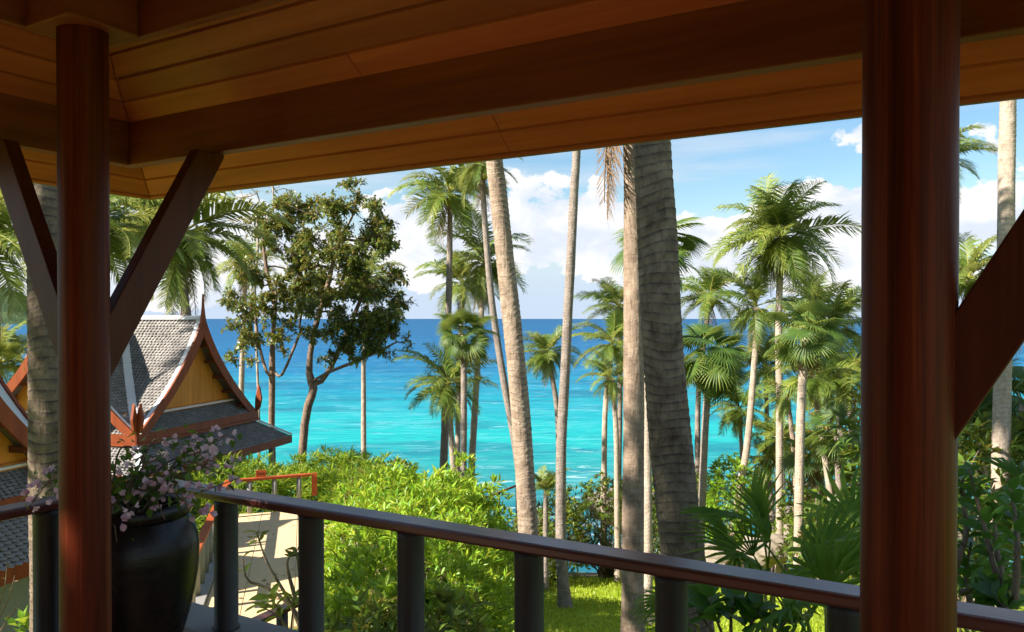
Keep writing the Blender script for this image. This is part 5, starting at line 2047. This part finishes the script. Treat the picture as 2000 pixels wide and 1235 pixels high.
# ------------------------------------------------------------------ bougainvillea in the jar
def bract_flower(seed):
    rng = np.random.default_rng(seed)
    V, F_, T = [], [], []
    t = np.array([[0, 0, 0], [.35, .34, .12], [.75, .36, .10], [1.08, 0, -.10], [.75, -.36, .10], [.35, -.34, .12], [.5, 0, .0]])
    f = [(0, 6, 1), (1, 6, 2), (2, 6, 3), (3, 6, 4), (4, 6, 5), (5, 6, 0)]
    for c in range(3):
        ax = Vector(rng.normal(0, 1, 3)).normalized()
        off = ax * .55
        s_ = ax.orthogonal() * .03
        b = len(V)
        V += [(0, 0, 0), tuple(off * 1.02 + s_), tuple(off)]
        F_.append((0, b + 1, b + 2))
        T += [.4] * 3
        hub_i = b + 2
        q = ax.to_track_quat('Z', 'X')
        for j in range(3):
            m = q.to_matrix() @ Matrix.Rotation(j * 2.094 + rng.uniform(-.3, .3), 3, 'Z') @ Matrix.Rotation(-rng.uniform(.75, 1.2), 3, 'Y')
            b = len(V)
            s = rng.uniform(.85, 1.15)
            V += [tuple(Vector(off) + m @ (Vector(p) * s)) for p in t]
            F_ += [tuple(hub_i if w == 0 else w + b for w in tri) for tri in f]
            tn = rng.uniform(.3, .9)
            T += [tn] * 7
    return mesh_np('flower', np.array(V), [np.array(F_)], M['bract'], {'tint': np.array(T)})


def bougainvillea():
    rng = np.random.default_rng(90)
    b = POT_C + Vector((0, 0, .83))
    T = thing('bougainvillea', b, 'pink flowering bougainvillea spilling over the dark jar', 'flower')
    tips = [(462, 838, 4.3), (440, 850, 4.2), (385, 848, 4.3), (420, 880, 4.1), (455, 905, 4.2), (466, 935, 4.2), (430, 925, 4.0), (400, 955, 3.9), (392, 1000, 3.9), (385, 1030, 3.9), (350, 880, 4.3), (325, 905, 4.2),
            (300, 895, 4.3), (280, 925, 4.2), (255, 930, 4.2), (240, 915, 4.3), (320, 1015, 3.85), (270, 1000, 3.85), (240, 1000, 3.85), (226, 1060, 3.85), (250, 970, 3.9), (290, 960, 3.9), (345, 945, 3.9), (370, 920, 4.0),
            (100, 925, 4.1), (70, 960, 4.0), (48, 1000, 3.95), (120, 960, 3.9), (150, 930, 4.0), (180, 950, 3.9), (110, 985, 3.8), (360, 985, 3.85), (410, 905, 4.2)]
    fl = [bract_flower(k) for k in range(4)]
    P, D_, tn = [], [], []
    for px, py, d in tips:
        tip = W(px, py, d)
        st = b + Vector((rng.uniform(-.12, .12), rng.uniform(-.12, .12), -.02))
        up = .10 if py < 950 else .22
        mid = st.lerp(tip, .5) + Vector((0, 0, up * (.5 + .5 * rng.random()))) + Vector(rng.normal(0, .05, 3))
        C_ = catmull([st, mid, tip], 12)
        MB().tube(C_, [.0075 - .00045 * i for i in range(13)], 5).build('stem', M['twig'], T, smooth=True)
        for i in range(20):
            f = rng.uniform(.15, 1.0)
            k = min(int(f * 12), 11)
            p = C_[k].lerp(C_[k + 1], f * 12 - k)
            P.append(np.array(p) + rng.normal(0, .028, 3))
            D_.append(rng.normal(0, 1, 3))
            tn.append(rng.uniform(.1, .75))
        for i in range(2):
            f = (1.0, .80)[i] + rng.uniform(-.06, .0)
            k = min(int(f * 12), 11)
            p = C_[k].lerp(C_[k + 1], min(1, f * 12 - k))
            o = put('flower', fl[int(rng.integers(4))], T)
            if rng.random() < .25:
                COL.objects.unlink(o)
                bpy.data.objects.remove(o)
                continue
            o.location = p + Vector(rng.normal(0, .025, 3)) - origin_of(T)
            s = .031 * rng.uniform(.8, 1.25)
            o.scale = (s, s, s)
            o.rotation_euler = tuple(rng.uniform(0, 6.28, 3))
    leaf_cloud('foliage', np.array(P), np.array(D_), .048, .62, M['boug_leaf'], rng, T, np.array(tn))


bougainvillea()

# ------------------------------------------------------------------ unseen house behind the terrace, added to hold back sun and sky light
V_ = thing('added_villa', (-2.0, -5.2, DECK), 'unseen dark timber wall and roof added behind the terrace to block light', 'house')
for i in range(14):
    box('wall_panel', (-7.0 + i * .8 + .004, -5.0, DECK - 1.2), (-7.0 + (i + 1) * .8 - .004, -4.88, 1.6), M['beam_x'], V_, 0.01)
MB().prism([Vector((-8.2, -3.9, 1.30)), Vector((-8.2, -10.5, 1.30)), Vector((-8.2, -7.2, 4.2))], Vector((13.4, 0, 0))).build('roof', M['slate'], V_)
